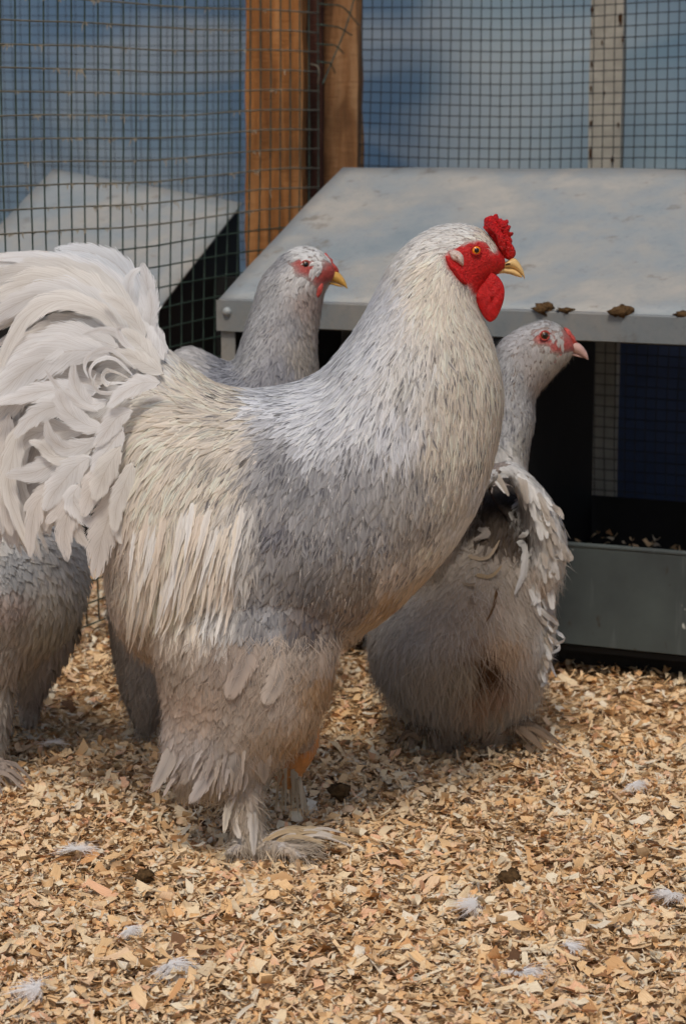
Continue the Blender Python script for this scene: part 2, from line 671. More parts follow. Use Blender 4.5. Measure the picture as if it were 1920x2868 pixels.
M['wire_pale'] = plain('dusty wire', (0.46, 0.44, 0.38), 0.7, 0.3, 0, 60, 0.35, 0)
M['wire_dark'] = plain('dark fine wire', (0.16, 0.17, 0.17), 0.5, 0.4, 0, 60, 0.3, 0)
M['shaving'] = tint_material('wood shavings', 0.75, 0.0)
M['dung'] = plain('dried dropping', (0.34, 0.26, 0.17), 0.95, 0.1, 0, 180, 0.55, 1.0)
M['tarp'] = tarp_material()

gm = NT('litter bed')
gv = gm.mapping()
g1 = gm.noise(70, 5, 0.7, gv)
vor = gm.n('ShaderNodeTexVoronoi')
vor.inputs['Scale'].default_value = 95
gm.l(gv, vor.inputs['Vector'])
gc = gm.ramp(vor.outputs['Color'], [(0.1, lin((0.56, 0.42, 0.27))), (0.5, lin((0.74, 0.58, 0.39))), (0.9, lin((0.86, 0.73, 0.54)))])
gc = gm.mix(gm.math('MULTIPLY', gm.math('SUBTRACT', g1, 0.45), 2.0, clamp=True), gc, lin((0.42, 0.30, 0.19)))
gm.l(gc, gm.b.inputs['Base Color'])
gm.b.inputs['Roughness'].default_value = 0.9
gm.bump(vor.outputs['Distance'], 0.8, 0.01)
M['litter'] = gm.m


# ------------------------------------------------------------------ room axes
TH = math.radians(25)
E1 = np.array((math.cos(TH), -math.sin(TH), 0))     # along the nest box front, to the right and nearer
E2 = np.array((math.sin(TH), math.cos(TH), 0))      # along the side netting, away
EZ = np.array((0, 0, 1.0))


# ================================================================== GROUND
def gz(x, y):
    return (0.006 * np.sin(7.1 * x + 1.3) * np.sin(6.3 * y + 0.4) + 0.005 * np.sin(15 * x - 9 * y)
            + 0.004 * np.sin(23 * x + 19 * y + 2.0) - 0.006)


N = 140
gx = np.concatenate([[-40, -12, -5], np.linspace(-2.4, 2.4, N), [5, 12, 40]])
gy = np.concatenate([[-30, -8, -2, 0.6], np.linspace(1.4, 6.0, N), [9, 16, 40]])
GX, GY = np.meshgrid(gx, gy)
GZ = gz(GX, GY) - 0.004
gv_ = np.stack([GX, GY, GZ], -1).reshape(-1, 3)
nx = len(gx)
qi = np.array([(j * nx + i, j * nx + i + 1, (j + 1) * nx + i + 1, (j + 1) * nx + i)
               for j in range(len(gy) - 1) for i in range(nx - 1)])
ground = quadmesh('ground', gv_, qi, M['litter'])
tag(ground, 'floor of the run bedded with pale wood shavings', 'floor', kind='structure')

SH_COL = np.array([lin(c) for c in [(0.86, 0.73, 0.55), (0.90, 0.80, 0.64), (0.81, 0.66, 0.46), (0.75, 0.58, 0.38), (0.92, 0.86, 0.74),
                                    (0.68, 0.50, 0.31), (0.88, 0.74, 0.58), (0.56, 0.39, 0.24), (0.84, 0.79, 0.70), (0.88, 0.68, 0.52), (0.40, 0.28, 0.18)]])
SH_P = np.array([0.22, 0.19, 0.16, 0.09, 0.10, 0.035, 0.11, 0.012, 0.05, 0.05, 0.004])


def shaving_arrays(c, L, W, yaw, pitch, roll, curl, seg=4, r=rng):
    """strips of thin wood, bent along their length; returns verts (n,2*(seg+1),3)"""
    n = len(L)
    t = np.linspace(-0.5, 0.5, seg + 1)
    ang = curl[:, None] * t[None, :]
    safe = np.where(np.abs(curl) < 1e-3, 1e-3, curl)[:, None]
    x = L[:, None] * np.sin(ang) / safe
    z = L[:, None] * (1 - np.cos(ang)) / safe
    wob = 1 + 0.22 * r.normal(size=(n, seg + 1))
    taper = 1 - 0.75 * r.random((n, 1)) * (t[None, :] + 0.5)
    hw = 0.5 * W[:, None] * np.clip(wob, 0.45, 1.5) * taper
    skew = (r.normal(size=(n, 1)) * 0.35) * W[:, None]
    V = np.zeros((n, seg + 1, 2, 3))
    V[:, :, 0, 0] = x + skew * 0.5
    V[:, :, 1, 0] = x - skew * 0.5
    V[:, :, 0, 1] = hw
    V[:, :, 1, 1] = -hw
    tw = r.normal(size=(n, 1)) * 0.5 * t[None, :]
    V[:, :, 0, 2] = z + hw * np.sin(tw)
    V[:, :, 1, 2] = z - hw * np.sin(tw)
    V = V.reshape(n, -1, 3)
    cr, sr = np.cos(roll)[:, None], np.sin(roll)[:, None]
    y1, z1 = V[..., 1] * cr - V[..., 2] * sr, V[..., 1] * sr + V[..., 2] * cr
    cpi, spi = np.cos(pitch)[:, None], np.sin(pitch)[:, None]
    x2, z2 = V[..., 0] * cpi + z1 * spi, -V[..., 0] * spi + z1 * cpi
    cy, sy = np.cos(yaw)[:, None], np.sin(yaw)[:, None]
    out = np.stack([x2 * cy - y1 * sy, x2 * sy + y1 * cy, z2], -1)
    return out + c[:, None, :]


def shaving_uv_quads(n, seg=4):
    k = 2 * (seg + 1)
    q1 = np.array([(2 * i, 2 * i + 1, 2 * i + 3, 2 * i + 2) for i in range(seg)])
    q = (np.arange(n)[:, None, None] * k + q1[None]).reshape(-1, 4)
    t = np.repeat(np.linspace(0, 1, seg + 1), 2)
    s = np.tile([0.0, 1.0], seg + 1)
    uv = np.stack([np.broadcast_to(t, (n, k)) * 1.0, np.broadcast_to(s, (n, k))], -1)
    uv = uv + rng.random((n, 1, 2)) * 40
    return q, uv.reshape(-1, 2)


def scatter_shavings(n, xr, yr, zlo, zhi, Lm, r=rng, keep=None):
    x = r.uniform(*xr, n)
    y = r.uniform(*yr, n)
    if keep is not None:
        k = r.random(n) < keep(x, y)
        x, y = x[k], y[k]
        n = len(x)
    z = gz(x, y) + r.uniform(zlo, zhi, n)
    L = np.clip(Lm * np.exp(r.normal(0, 0.45, n)), 0.004, 0.040)
    W = L * np.where(r.random(n) < 0.42, r.uniform(0.09, 0.25, n), r.uniform(0.28, 0.9, n))
    L = np.where(W < 0.25 * L, L * 1.25, L)
    W = np.minimum(W, 0.013)
    yaw = r.uniform(0, 6.283, n)
    pit = r.normal(0, 0.33, n)
    rol = r.normal(0, 0.33, n)
    curl = r.normal(0, 1.7, n)
    return np.stack([x, y, z], -1), L, W, yaw, pit, rol, curl


def sh_tint(n, k, r=rng):
    ci = r.choice(len(SH_COL), n, p=SH_P / SH_P.sum())
    c = SH_COL[ci] * r.uniform(0.70, 1.15, (n, 1))
    lum = c.mean(1, keepdims=True)
    c = (c * 0.84 + lum * np.array((1.05, 1.0, 0.87)) * 0.16) * 1.60
    c = c * np.minimum(1.0, 0.84 / c.max(1, keepdims=True))
    c = np.concatenate([c, np.ones((n, 1))], 1)
    return np.repeat(c, k, axis=0)


def frame_keep(x, y):
    # full cover where the camera looks, thinner out to the sides
    half = 0.165 * y + 0.06
    ins = np.abs(x) < half
    return np.where(ins, 1.0, 0.30)


allV, allQ, allU, allT, off = [], [], [], [], 0
for (n, yr, zl, zh, Lm, xr) in ((64000, (1.85, 3.1), -0.004, 0.012, 0.0125, (-1.0, 1.0)), (42000, (3.0, 4.6), -0.003, 0.010, 0.0125, (-1.2, 1.3)),
                                (44000, (1.85, 3.1), -0.001, 0.013, 0.0062, (-0.8, 0.8))):
    a = scatter_shavings(n, xr, yr, zl, zh, Lm, keep=frame_keep)
    m_ = len(a[1])
    V = shaving_arrays(*a)
    q, uv = shaving_uv_quads(m_)
    allV.append(V.reshape(-1, 3))
    allQ.append(q + off)
    allU.append(uv)
    allT.append(sh_tint(m_, V.shape[1]))
    off += m_ * V.shape[1]
lit = quadmesh('wood_shavings', np.vstack(allV), np.vstack(allQ), M['shaving'], None, np.vstack(allU), np.vstack(allT))
tag(lit, 'loose bed of tan and cream wood shavings covering the floor', 'wood shavings', kind='stuff')

# the biggest nearby shavings one by one
big = scatter_shavings(290, (-0.40, 0.40), (1.98, 2.75), 0.008, 0.015, 0.020, keep=lambda x, y: (np.abs(x) < 0.15 * y).astype(float))
nb = len(big[1])
big[6][:] = rng.normal(0, 1.1, nb)
Vb = shaving_arrays(big[0] * 0, *big[1:], seg=4)
qb, ub = shaving_uv_quads(1)
tb = sh_tint(nb, 1)
for i in range(nb):
    t = np.repeat(tb[i:i + 1], Vb.shape[1], axis=0)
    o = quadmesh('shaving', Vb[i], qb, M['shaving'], None, ub + i * 0.37, t)
    o.location = tuple(big[0][i])
    o.parent = ground


# ================================================================== BACKDROP
# blue tarpaulin hung behind the runs, gently rippled
tv, nxx, nzz = [], 150, 24
path = catmull([(-3.6, 3.0), (-3.0, 5.2), (-1.6, 6.1), (-0.5, 5.7), (0.3, 5.05), (1.2, 4.75), (2.4, 4.3), (3.6, 3.6)], 22)
for i, (x, y) in enumerate(path):
    for j in range(nzz):
        z = -0.05 + 2.1 * j / (nzz - 1)
        w = 0.03 * math.sin(i * 0.55 + 0.8 * math.sin(z * 3)) + 0.02 * math.sin(i * 0.21 + z * 5)
        tv.append((x + 0.3 * w, y + w, z))
tq = [(i * nzz + j, (i + 1) * nzz + j, (i + 1) * nzz + j + 1, i * nzz + j + 1) for i in range(len(path) - 1) for j in range(nzz - 1)]
tarp = quadmesh('tarpaulin', tv, tq, M['tarp'])
tag(tarp, 'faded blue tarpaulin hung behind the wire netting', 'tarpaulin')

# added dark strip: its navy stands in for shade on the tarpaulin's foot
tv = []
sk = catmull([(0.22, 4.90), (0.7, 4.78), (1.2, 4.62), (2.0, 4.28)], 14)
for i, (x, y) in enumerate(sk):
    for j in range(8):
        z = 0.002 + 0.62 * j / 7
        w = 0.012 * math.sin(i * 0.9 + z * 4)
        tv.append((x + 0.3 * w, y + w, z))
M['navy'] = plain('navy shade sheet', (0.20, 0.25, 0.36), 0.6, 0.3, 0, 6, 0.25, 0.1)
sk_o = quadmesh('tarpaulin_shade_sheet', tv, [(i * 8 + j, (i + 1) * 8 + j, (i + 1) * 8 + j + 1, i * 8 + j + 1) for i in range(len(sk) - 1) for j in range(7)], M['navy'])
tag(sk_o, 'dark navy shade sheet seen through the open nest box, added for the shade low behind the netting', 'tarpaulin')

# ================================================================== NETTING


def netting(name, origin, e, t0, t1, z0, z1, cell_h, cell_v, rad, mat, label, sag=0.004, pale=None, seed=1, n=14, group=None):
    r = np.random.default_rng(seed)
    root = empty(name, origin)
    tag(root, label, 'wire netting', group)
    o3 = np.array((origin[0], origin[1], 0.0))
    nrm = np.cross(e, EZ)

    def warp(t, z):
        t = np.asarray(t, float)
        z = np.asarray(z, float)
        dz = sag * (np.sin(4.1 * t + 2.0 * z + seed) + 0.6 * np.sin(9 * t - 5 * z))
        dt = sag * (np.sin(3.7 * z + 2.6 * t + seed) + 0.6 * np.sin(8 * z + 4 * t))
        dn = 2.2 * sag * np.sin(3 * t + 2.3 * z + seed)
        return o3 + (t + dt)[:, None] * e + (z + dz)[:, None] * EZ + dn[:, None] * nrm
    zs = np.arange(z0, z1, cell_v)
    ts = np.arange(t0, t1 + 1e-6, cell_h)
    for z in zs:
        tt = np.linspace(t0, ts[-1], n)
        j = r.normal(0, 0.0005, n)
        v, f = tube_vf(warp(tt, z + j), rad, 5)
        pmesh('wire', v, f, pale if (pale is not None and z > 0.66) else mat, root)
    for t in ts:
        zz = np.linspace(z0, zs[-1], n)
        j = r.normal(0, 0.0005, n)
        v, f = tube_vf(warp(t + j, zz) - nrm * rad * 1.6, rad, 5)
        pmesh('wire', v, f, mat, root)
    return root, warp


L0 = np.array((-0.399, 3.669, 0))
side_net, side_warp = netting('wire_netting', L0, E2, -0.72, 0.835, 0.03, 1.30, 0.0385, 0.0352, 0.0014, M['wire'],
                              'coarse green wire netting with dusty strands left of the wooden corner post', 0.004, M['wire_pale'], 3)
W0 = np.array((0.035, 4.60, 0))
back_net, _ = netting('wire_netting', W0, E1, 0.0, 1.25, 0.03, 1.26, 0.0205, 0.0202, 0.0010, M['wire_dark'],
                      'fine dark wire netting behind the nest box with sloping lid', 0.004, None, 8)
far_net, _ = netting('wire_netting', np.array((-1.45, 5.6, 0)), np.array((math.cos(0.12), -math.sin(0.12), 0)), 0.0, 1.5, 0.5, 1.35, 0.0215, 0.0215, 0.0009, M['wire_dark'],
                     'far fine wire netting seen through the coarse side netting', 0.003, None, 5)

# frayed netting end: the last strands of the side netting bend forward across the second post
fr = []
for k, (a, b, c_) in enumerate([((905, 10), (960, 20), (1003, 70)), ((900, 68), (950, 78), (985, 100)), ((900, 122), (940, 128), (962, 150)), ((900, 172), (925, 178), (938, 205))]):
    pth = catmull([P(a[0] - 15, a[1], 4.42), P(a[0] + 10, a[1] + 3, 4.42), P(*b, 4.44), P(*c_, 4.47)], 5)
    v, f = tube_vf(pth, 0.0013, 5)
    pmesh('wire', v, f, M['wire'], side_net)
pth = catmull([P(903, 236, 4.42), P(930, 170, 4.45), P(965, 85, 4.46), P(990, 0, 4.47), P(1010, -90, 4.47)], 6)
v, f = tube_vf(pth, 0.0014, 5)
pmesh('wire', v, f, M['wire'], side_net)
pth = catmull([P(870, 180, 4.41), P(888, 185, 4.40), P(893, 205, 4.40), P(890, 236, 4.41)], 6)
v, f = tube_vf(pth, 0.0014, 5)
pmesh('wire', v, f, M['wire_pale'], side_net)

# ================================================================== POSTS


def rough_post(name, c, w, d, z0, z1, mat, label, ang, cat='post', seed=0, wob=0.004):
    r = np.random.default_rng(seed)
    root_e = np.array((math.cos(ang), -math.sin(ang), 0))
    root_f = np.array((math.sin(ang), math.cos(ang), 0))
    vs, fs = [], []
    m_ = 40
    prof = []
    for k in range(6):
        prof += [(-w / 2 + w * k / 6, -d / 2)]
    for k in range(4):
        prof += [(w / 2, -d / 2 + d * k / 4)]
    for k in range(6):
        prof += [(w / 2 - w * k / 6, d / 2)]
    for k in range(4):
        prof += [(-w / 2, d / 2 - d * k / 4)]
    prof = np.array(prof)
    npf = len(prof)
    for i in range(m_):
        z = z0 + (z1 - z0) * i / (m_ - 1)
        for k, (a, b) in enumerate(prof):
            q = wob * (math.sin(z * 9 + k * 1.7 + seed) * 0.5 + 0.5 * math.sin(z * 23 + k * 3.1) + r.normal() * 0.15)
            vs.append(np.asarray(c) * np.array((1, 1, 0)) + root_e * (a + q * (1 if a > 0 else -1) * 0.8) + root_f * (b + q * 0.5) + EZ * z)
    for i in range(m_ - 1):
        for k in range(npf):
            fs.append((i * npf + k, i * npf + (k + 1) % npf, (i + 1) * npf + (k + 1) % npf, (i + 1) * npf + k))
    fs.append(tuple(range(npf - 1, -1, -1)))
    fs.append(tuple((m_ - 1) * npf + k for k in range(npf)))
    o = pmesh(name, vs, fs, mat, None, smooth=False)
    return tag(o, label, cat)


c1 = P(773, 300, 4.52)
rough_post('wooden_post', c1, 0.108, 0.075, 0, 1.6, M['woodO'], 'wide orange-brown timber post behind the coarse green netting', math.radians(6), seed=2)
c2 = P(953, 300, 4.66)
rough_post('wooden_post', c2, 0.080, 0.07, 0, 1.6, M['woodB'], 'weathered knotty timber post with bare front, right of the dark batten', math.radians(8), seed=5, wob=0.006)
c3 = P(877, 300, 4.57)
rough_post('batten', c3, 0.036, 0.03, 0, 1.6, M['batten'], 'dark stained upright batten between the two timber posts', math.radians(8), 'batten', seed=9, wob=0.002)
# pale post behind the fine netting with rust spots and flaked edge
pc = P(1698, 300, 4.50)
pp = empty('pale_post', (pc[0], pc[1], 0))
tag(pp, 'pale upright post with flaking paint and rust spots behind fine netting', 'post')
rp = rough_post('shaft', pc, 0.062, 0.05, 0, 1.5, M['palepost'], None, math.radians(14), None, seed=7, wob=0.0012)
rp.parent = pp
rp.data.transform(__import__('mathutils').Matrix.Translation((-pc[0], -pc[1], 0)))
rr = np.random.default_rng(4)
for (sx_, sy_, rw, rh) in ((1735, 52, 6, 16), (1713, 447, 5, 10), (1655, 30, 4, 14), (1653, 345, 4, 8), (1652, 430, 4, 18), (1655, 180, 3, 9), (1742, 110, 3, 10), (1684, 120, 3, 8), (1690, 260, 3, 6),
                           (1654, 90, 3, 10), (1730, 350, 3, 6), (1653, 250, 3, 9)):
    ph = np.linspace(0, 2 * math.pi, 12, endpoint=False)
    rad = 1 + 0.3 * rr.normal(size=12) * 0.7
    depth = 4.50 - 0.026 - (sx_ - 1698) / FPX * 4.5 * math.tan(math.radians(14)) - 0.004
    ring = [P(sx_ + rw * rad[k] * math.cos(p_), sy_ + rh * rad[k] * math.sin(p_), depth) for k, p_ in enumerate(ph)]
    cen = P(sx_, sy_, depth - 0.0015)
    pmesh('rust_patch', ring + [cen], [(k, (k + 1) % 12, 12) for k in range(12)], M['rust'], pp)

# ================================================================== NEST BOX (near)
FL = np.array((-0.195, 3.687, 0.0))
LID_D, LEN = 0.461, 1.15
ZF, ZB = 0.551, 0.748


def nb_pt(s, t, z):
    return FL + E1 * s + E2 * t + EZ * z


nest = empty('nest_box', nb_pt(0.5, 0.2, 0))
tag(nest, 'galvanised nest box with sloping sheet lid, open front and low soiled front board', 'nest box')
# lid: one sheet folded down at the front and at the left end
lv, lf = [], []
ns, nt = 40, 14
for i in range(ns + 1):
    for j in range(nt + 1):
        s, t = LEN * i / ns, LID_D * j / nt
        z = ZF + (ZB - ZF) * j / nt + 0.0025 * math.sin(s * 7 + 1) * math.sin(t * 8) + 0.001 * math.sin(s * 19 + t * 23)
        lv.append(nb_pt(s, t, z))
lf = [(i * (nt + 1) + j, (i + 1) * (nt + 1) + j, (i + 1) * (nt + 1) + j + 1, i * (nt + 1) + j + 1) for i in range(ns) for j in range(nt)]
lid = pmesh('lid', lv, lf, M['galv'], nest)
sm = lid.modifiers.new('t', 'SOLIDIFY')
sm.thickness = 0.003
LIP = 0.041
lvp = []
for i in range(ns + 1):
    s = LEN * i / ns
    for (t, z) in ((0.003, ZF + 0.0012), (-0.003, ZF - 0.0005), (-0.004, ZF - 0.002), (-0.004 + 0.001 * math.sin(s * 9), ZF - LIP), (0.002, ZF - LIP - 0.002)):
        lvp.append(nb_pt(s, t, z))
lp = pmesh('front_lip', lvp, [(i * 5 + k, i * 5 + k + 1, (i + 1) * 5 + k + 1, (i + 1) * 5 + k) for i in range(ns) for k in range(4)], M['galv_shaded'], nest, smooth=False)
sm = lp.modifiers.new('t', 'SOLIDIFY')
sm.thickness = 0.002
# gusset bracket and bolt at the left front corner
g = [nb_pt(-0.003, -0.007, ZF - 0.002), nb_pt(0.060, -0.007, ZF - 0.002), nb_pt(0.075, -0.007, ZF - 0.012), nb_pt(0.075, -0.007, ZF - LIP - 0.010), nb_pt(-0.003, -0.007, ZF - LIP - 0.010)]
gk = pmesh('corner_bracket', g, [(0, 4, 3, 2, 1)], M['galv_shaded'], nest, smooth=False)
sm = gk.modifiers.new('t', 'SOLIDIFY')
sm.thickness = 0.003
bc = nb_pt(0.017, -0.012, ZF - 0.020)
bv, bf = [], []
for k in range(12):
    a = k * math.pi / 6
    bv.append(bc + E1 * 0.0075 * math.cos(a) + EZ * 0.0075 * math.sin(a) + E2 * 0.004)
for k in range(12):
    a = k * math.pi / 6
    bv.append(bc + E1 * 0.006 * math.cos(a) + EZ * 0.006 * math.sin(a) - E2 * 0.001)
bv.append(bc - E2 * 0.003)
for k in range(12):
    bf.append((k, (k + 1) % 12, 12 + (k + 1) % 12, 12 + k))
    bf.append((12 + k, 12 + (k + 1) % 12, 24))
pmesh('bolt', bv, bf, M['galv'], gk)
# left end: angle iron legs, side sheet
boxobj('leg', nb_pt(0.013, 0.003, (ZF - LIP) / 2), E1 * 0.0125, E2 * 0.0018, EZ * (ZF - LIP) / 2, M['galv_shaded'], nest, 0.0008)
boxobj('leg', nb_pt(0.013, LID_D - 0.012, ZB / 2 - 0.006), E1 * 0.0125, E2 * 0.0018, EZ * (ZB / 2 - 0.008), M['galv_shaded'], nest, 0.0008)
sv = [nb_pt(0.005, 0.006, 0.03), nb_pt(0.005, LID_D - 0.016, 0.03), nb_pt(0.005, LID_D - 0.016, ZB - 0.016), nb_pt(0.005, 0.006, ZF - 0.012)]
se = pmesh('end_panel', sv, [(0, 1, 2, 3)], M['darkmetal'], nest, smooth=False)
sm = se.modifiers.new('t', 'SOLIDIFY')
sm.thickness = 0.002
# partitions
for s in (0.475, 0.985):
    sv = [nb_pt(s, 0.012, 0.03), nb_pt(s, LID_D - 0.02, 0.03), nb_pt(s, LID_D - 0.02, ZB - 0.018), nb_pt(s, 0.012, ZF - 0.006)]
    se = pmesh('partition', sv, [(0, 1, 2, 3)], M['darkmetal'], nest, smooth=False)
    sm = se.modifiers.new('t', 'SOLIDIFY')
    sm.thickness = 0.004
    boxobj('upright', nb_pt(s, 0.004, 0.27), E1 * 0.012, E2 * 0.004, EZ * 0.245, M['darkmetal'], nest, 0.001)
# low front board, with rolled top edge
boxobj('front_board', nb_pt(LEN / 2, -0.001, 0.123), E1 * LEN / 2, E2 * 0.003, EZ * 0.075, M['soiled'], nest, 0.001)
v, f = tube_vf([nb_pt(s, -0.001, 0.2005 + 0.0008 * math.sin(s * 11)) for s in np.linspace(0.002, LEN - 0.002, 30)], 0.0045, 8)
pmesh('rolled_edge', v, f, M['soiled'], nest)
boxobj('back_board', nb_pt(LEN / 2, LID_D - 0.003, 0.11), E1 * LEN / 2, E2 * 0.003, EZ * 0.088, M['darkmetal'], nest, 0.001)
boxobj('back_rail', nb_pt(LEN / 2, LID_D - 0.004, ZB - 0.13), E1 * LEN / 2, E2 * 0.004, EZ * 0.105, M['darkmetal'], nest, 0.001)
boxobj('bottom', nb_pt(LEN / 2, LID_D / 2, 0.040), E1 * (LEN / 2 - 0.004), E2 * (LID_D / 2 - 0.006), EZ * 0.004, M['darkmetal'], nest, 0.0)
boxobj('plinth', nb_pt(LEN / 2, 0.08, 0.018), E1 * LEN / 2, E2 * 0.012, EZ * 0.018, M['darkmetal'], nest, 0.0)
cv = [nb_pt(-0.02, LID_D + 0.004, 0.690), nb_pt(LEN + 0.3, LID_D + 0.004, 0.690), nb_pt(LEN + 0.3, 1.20, 0.655), nb_pt(-0.02, 1.20, 0.655)]  # added panel, hidden behind the lid, to darken the space behind the box
cov = pmesh('rear_shade_cover', cv, [(0, 1, 2, 3)], M['darkmetal'], nest, smooth=False)
sm = cov.modifiers.new('t', 'SOLIDIFY')
sm.thickness = 0.003
# straw left on the nest floor
a = scatter_shavings(900, (0.01, LEN - 0.02), (0.02, LID_D - 0.03), 0.0, 0.012, 0.02, np.random.default_rng(31))
loc = a[0].copy()
zz = 0.10 + 0.05 * np.random.default_rng(2).random(len(loc))
a[0][:] = FL + loc[:, :1] * E1 + loc[:, 1:2] * E2 + zz[:, None] * EZ
Vn = shaving_arrays(*a)
q, uv = shaving_uv_quads(len(a[1]))
nl = quadmesh('nest_litter', Vn.reshape(-1, 3), q, M['shaving'], None, uv, sh_tint(len(a[1]), Vn.shape[1]))
tag(nl, 'shavings lying in the nest behind the low front board', 'nest litter', kind='stuff')


# ================================================================== NEST BOX (beyond the side netting)
nest2 = empty('nest_box', P(420, 900, 4.6) * np.array((1, 1, 0)))
tag(nest2, 'second sloping-lid nest box beyond the coarse green netting, black under its edge', 'nest box')
A_ = P(150, 472, 5.15)
B_ = P(676, 567, 4.72)
C_ = P(425, 890, 4.28)
D_ = C_ + (A_ - B_)
gv2, nn = [], 10
for i in range(nn + 1):
    for j in range(nn + 1):
        s, t = i / nn, j / nn
        p_ = (D_ * (1 - s) + C_ * s) * (1 - t) + (A_ * (1 - s) + B_ * s) * t
        gv2.append(p_ + EZ * 0.002 * math.sin(7 * s) * math.sin(6 * t))
lid2 = pmesh('lid', gv2, [(i * (nn + 1) + j, (i + 1) * (nn + 1) + j, (i + 1) * (nn + 1) + j + 1, i * (nn + 1) + j + 1) for i in range(nn) for j in range(nn)], M['galv'], nest2)
sm = lid2.modifiers.new('t', 'SOLIDIFY')
sm.thickness = 0.004
inn = (A_ - B_) / np.linalg.norm(A_ - B_) * 0.006
gB, gC = B_ * np.array((1, 1, 0)), C_ * np.array((1, 1, 0))
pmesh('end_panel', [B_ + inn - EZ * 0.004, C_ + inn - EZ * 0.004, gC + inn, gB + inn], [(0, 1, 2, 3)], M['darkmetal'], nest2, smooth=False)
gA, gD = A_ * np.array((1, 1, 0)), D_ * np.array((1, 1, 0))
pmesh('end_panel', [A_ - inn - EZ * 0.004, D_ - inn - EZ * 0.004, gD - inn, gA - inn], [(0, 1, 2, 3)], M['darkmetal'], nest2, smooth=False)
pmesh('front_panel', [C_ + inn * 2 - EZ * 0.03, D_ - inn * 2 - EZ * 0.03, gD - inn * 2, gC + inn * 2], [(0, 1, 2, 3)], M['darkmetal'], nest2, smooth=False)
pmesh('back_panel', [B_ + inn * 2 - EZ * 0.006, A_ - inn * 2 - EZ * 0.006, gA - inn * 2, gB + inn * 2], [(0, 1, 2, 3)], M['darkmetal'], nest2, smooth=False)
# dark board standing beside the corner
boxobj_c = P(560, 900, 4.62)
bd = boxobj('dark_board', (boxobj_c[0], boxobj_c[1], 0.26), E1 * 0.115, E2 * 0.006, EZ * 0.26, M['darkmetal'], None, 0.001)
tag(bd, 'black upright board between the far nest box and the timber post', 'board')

# ================================================================== DROPPINGS ON THE LID


def lump(name, c, r3, mat, seed, n=14, m_=9, amp=0.3):
    rr_ = np.random.default_rng(seed)
    vs, fs = [], []
    for i in range(m_ + 1):
        th = math.pi * i / m_
        for k in range(n):
            ph_ = 2 * math.pi * k / n
            d = np.array((math.sin(th) * math.cos(ph_), math.sin(th) * math.sin(ph_), math.cos(th)))
            q = 1 + amp * (math.sin(d[0] * 4 + seed) * math.sin(d[1] * 5 + seed * 2) + 0.7 * math.sin(d[2] * 7 + d[0] * 6)) + rr_.normal() * 0.07
            vs.append(np.asarray(c) + d * q * np.asarray(r3))
    for i in range(m_):
        for k in range(n):
            fs.append((i * n + k, (i + 1) * n + k, (i + 1) * n + (k + 1) % n, i * n + (k + 1) % n))
    return pmesh(name, vs, fs, mat)


def lid_z(s, t):
    return ZF + (ZB - ZF) * t / LID_D


for k, (px_, w_, lab) in enumerate([(1520, 0.014, 'dried brown dropping on the lid edge directly above the back hen\'s head'),
                                    (1580, 0.011, 'flat dropping on the lid edge just right of the back hen\'s crown'),
                                    (1737, 0.015, 'round dried dropping standing alone on the lid edge'),
                                    (1905, 0.009, 'small dropping on the lid edge at the right border')]):
    # where this pixel column meets the lid front edge
    u = (px_ - CX) / FPX
    s = (u * FL[1] - FL[0]) / (E1[0] - u * E1[1])
    c = nb_pt(s, 0.002, lid_z(s, 0.0) + w_ * 0.15)
    tag(lump('dropping', c, (w_ * 1.1, w_ * 0.9, w_ * (0.6 if k != 1 else 0.35)), M['dung'], k + 3), lab, 'dropping', 'droppings on the lid')
for k, (px_, py_, w_, lab) in enumerate([(1425, 2460, 0.012, 'dark round dropping lying in the shavings right of the foot'),
                                         (950, 2218, 0.013, 'mottled dropping in the shavings between the rooster\'s legs and the back hen'),
                                         (405, 2455, 0.010, 'dark dropping in the shavings left of the rooster\'s foot')]):
    c = PG(px_, py_, 0.008)
    tag(lump('dropping', c, (w_, w_, w_ * 0.7), M['dung'], k + 13), lab, 'dropping', 'droppings in the litter')

# ================================================================== FEATHER KIT


def width_profile(t, rnd):
    """t (k,), rnd (n,) roundness 0 lance .. 1 broad"""
    t = t[None, :]
    rnd = rnd[:, None]
    p_ = np.where(t < 0.35, np.sqrt(t / 0.35), 1 - (np.clip((t - 0.35) / 0.65, 0, 1)) ** 1.5)
    q_ = np.minimum(1, np.sqrt(t / 0.3)) * np.sqrt(np.clip(1 - np.clip((t - 0.60) / 0.40, 0, 1) ** 2.4, 0, 1))
    return np.clip(p_ * (1 - rnd) + q_ * rnd, 0.0, 1.0) + 0.02


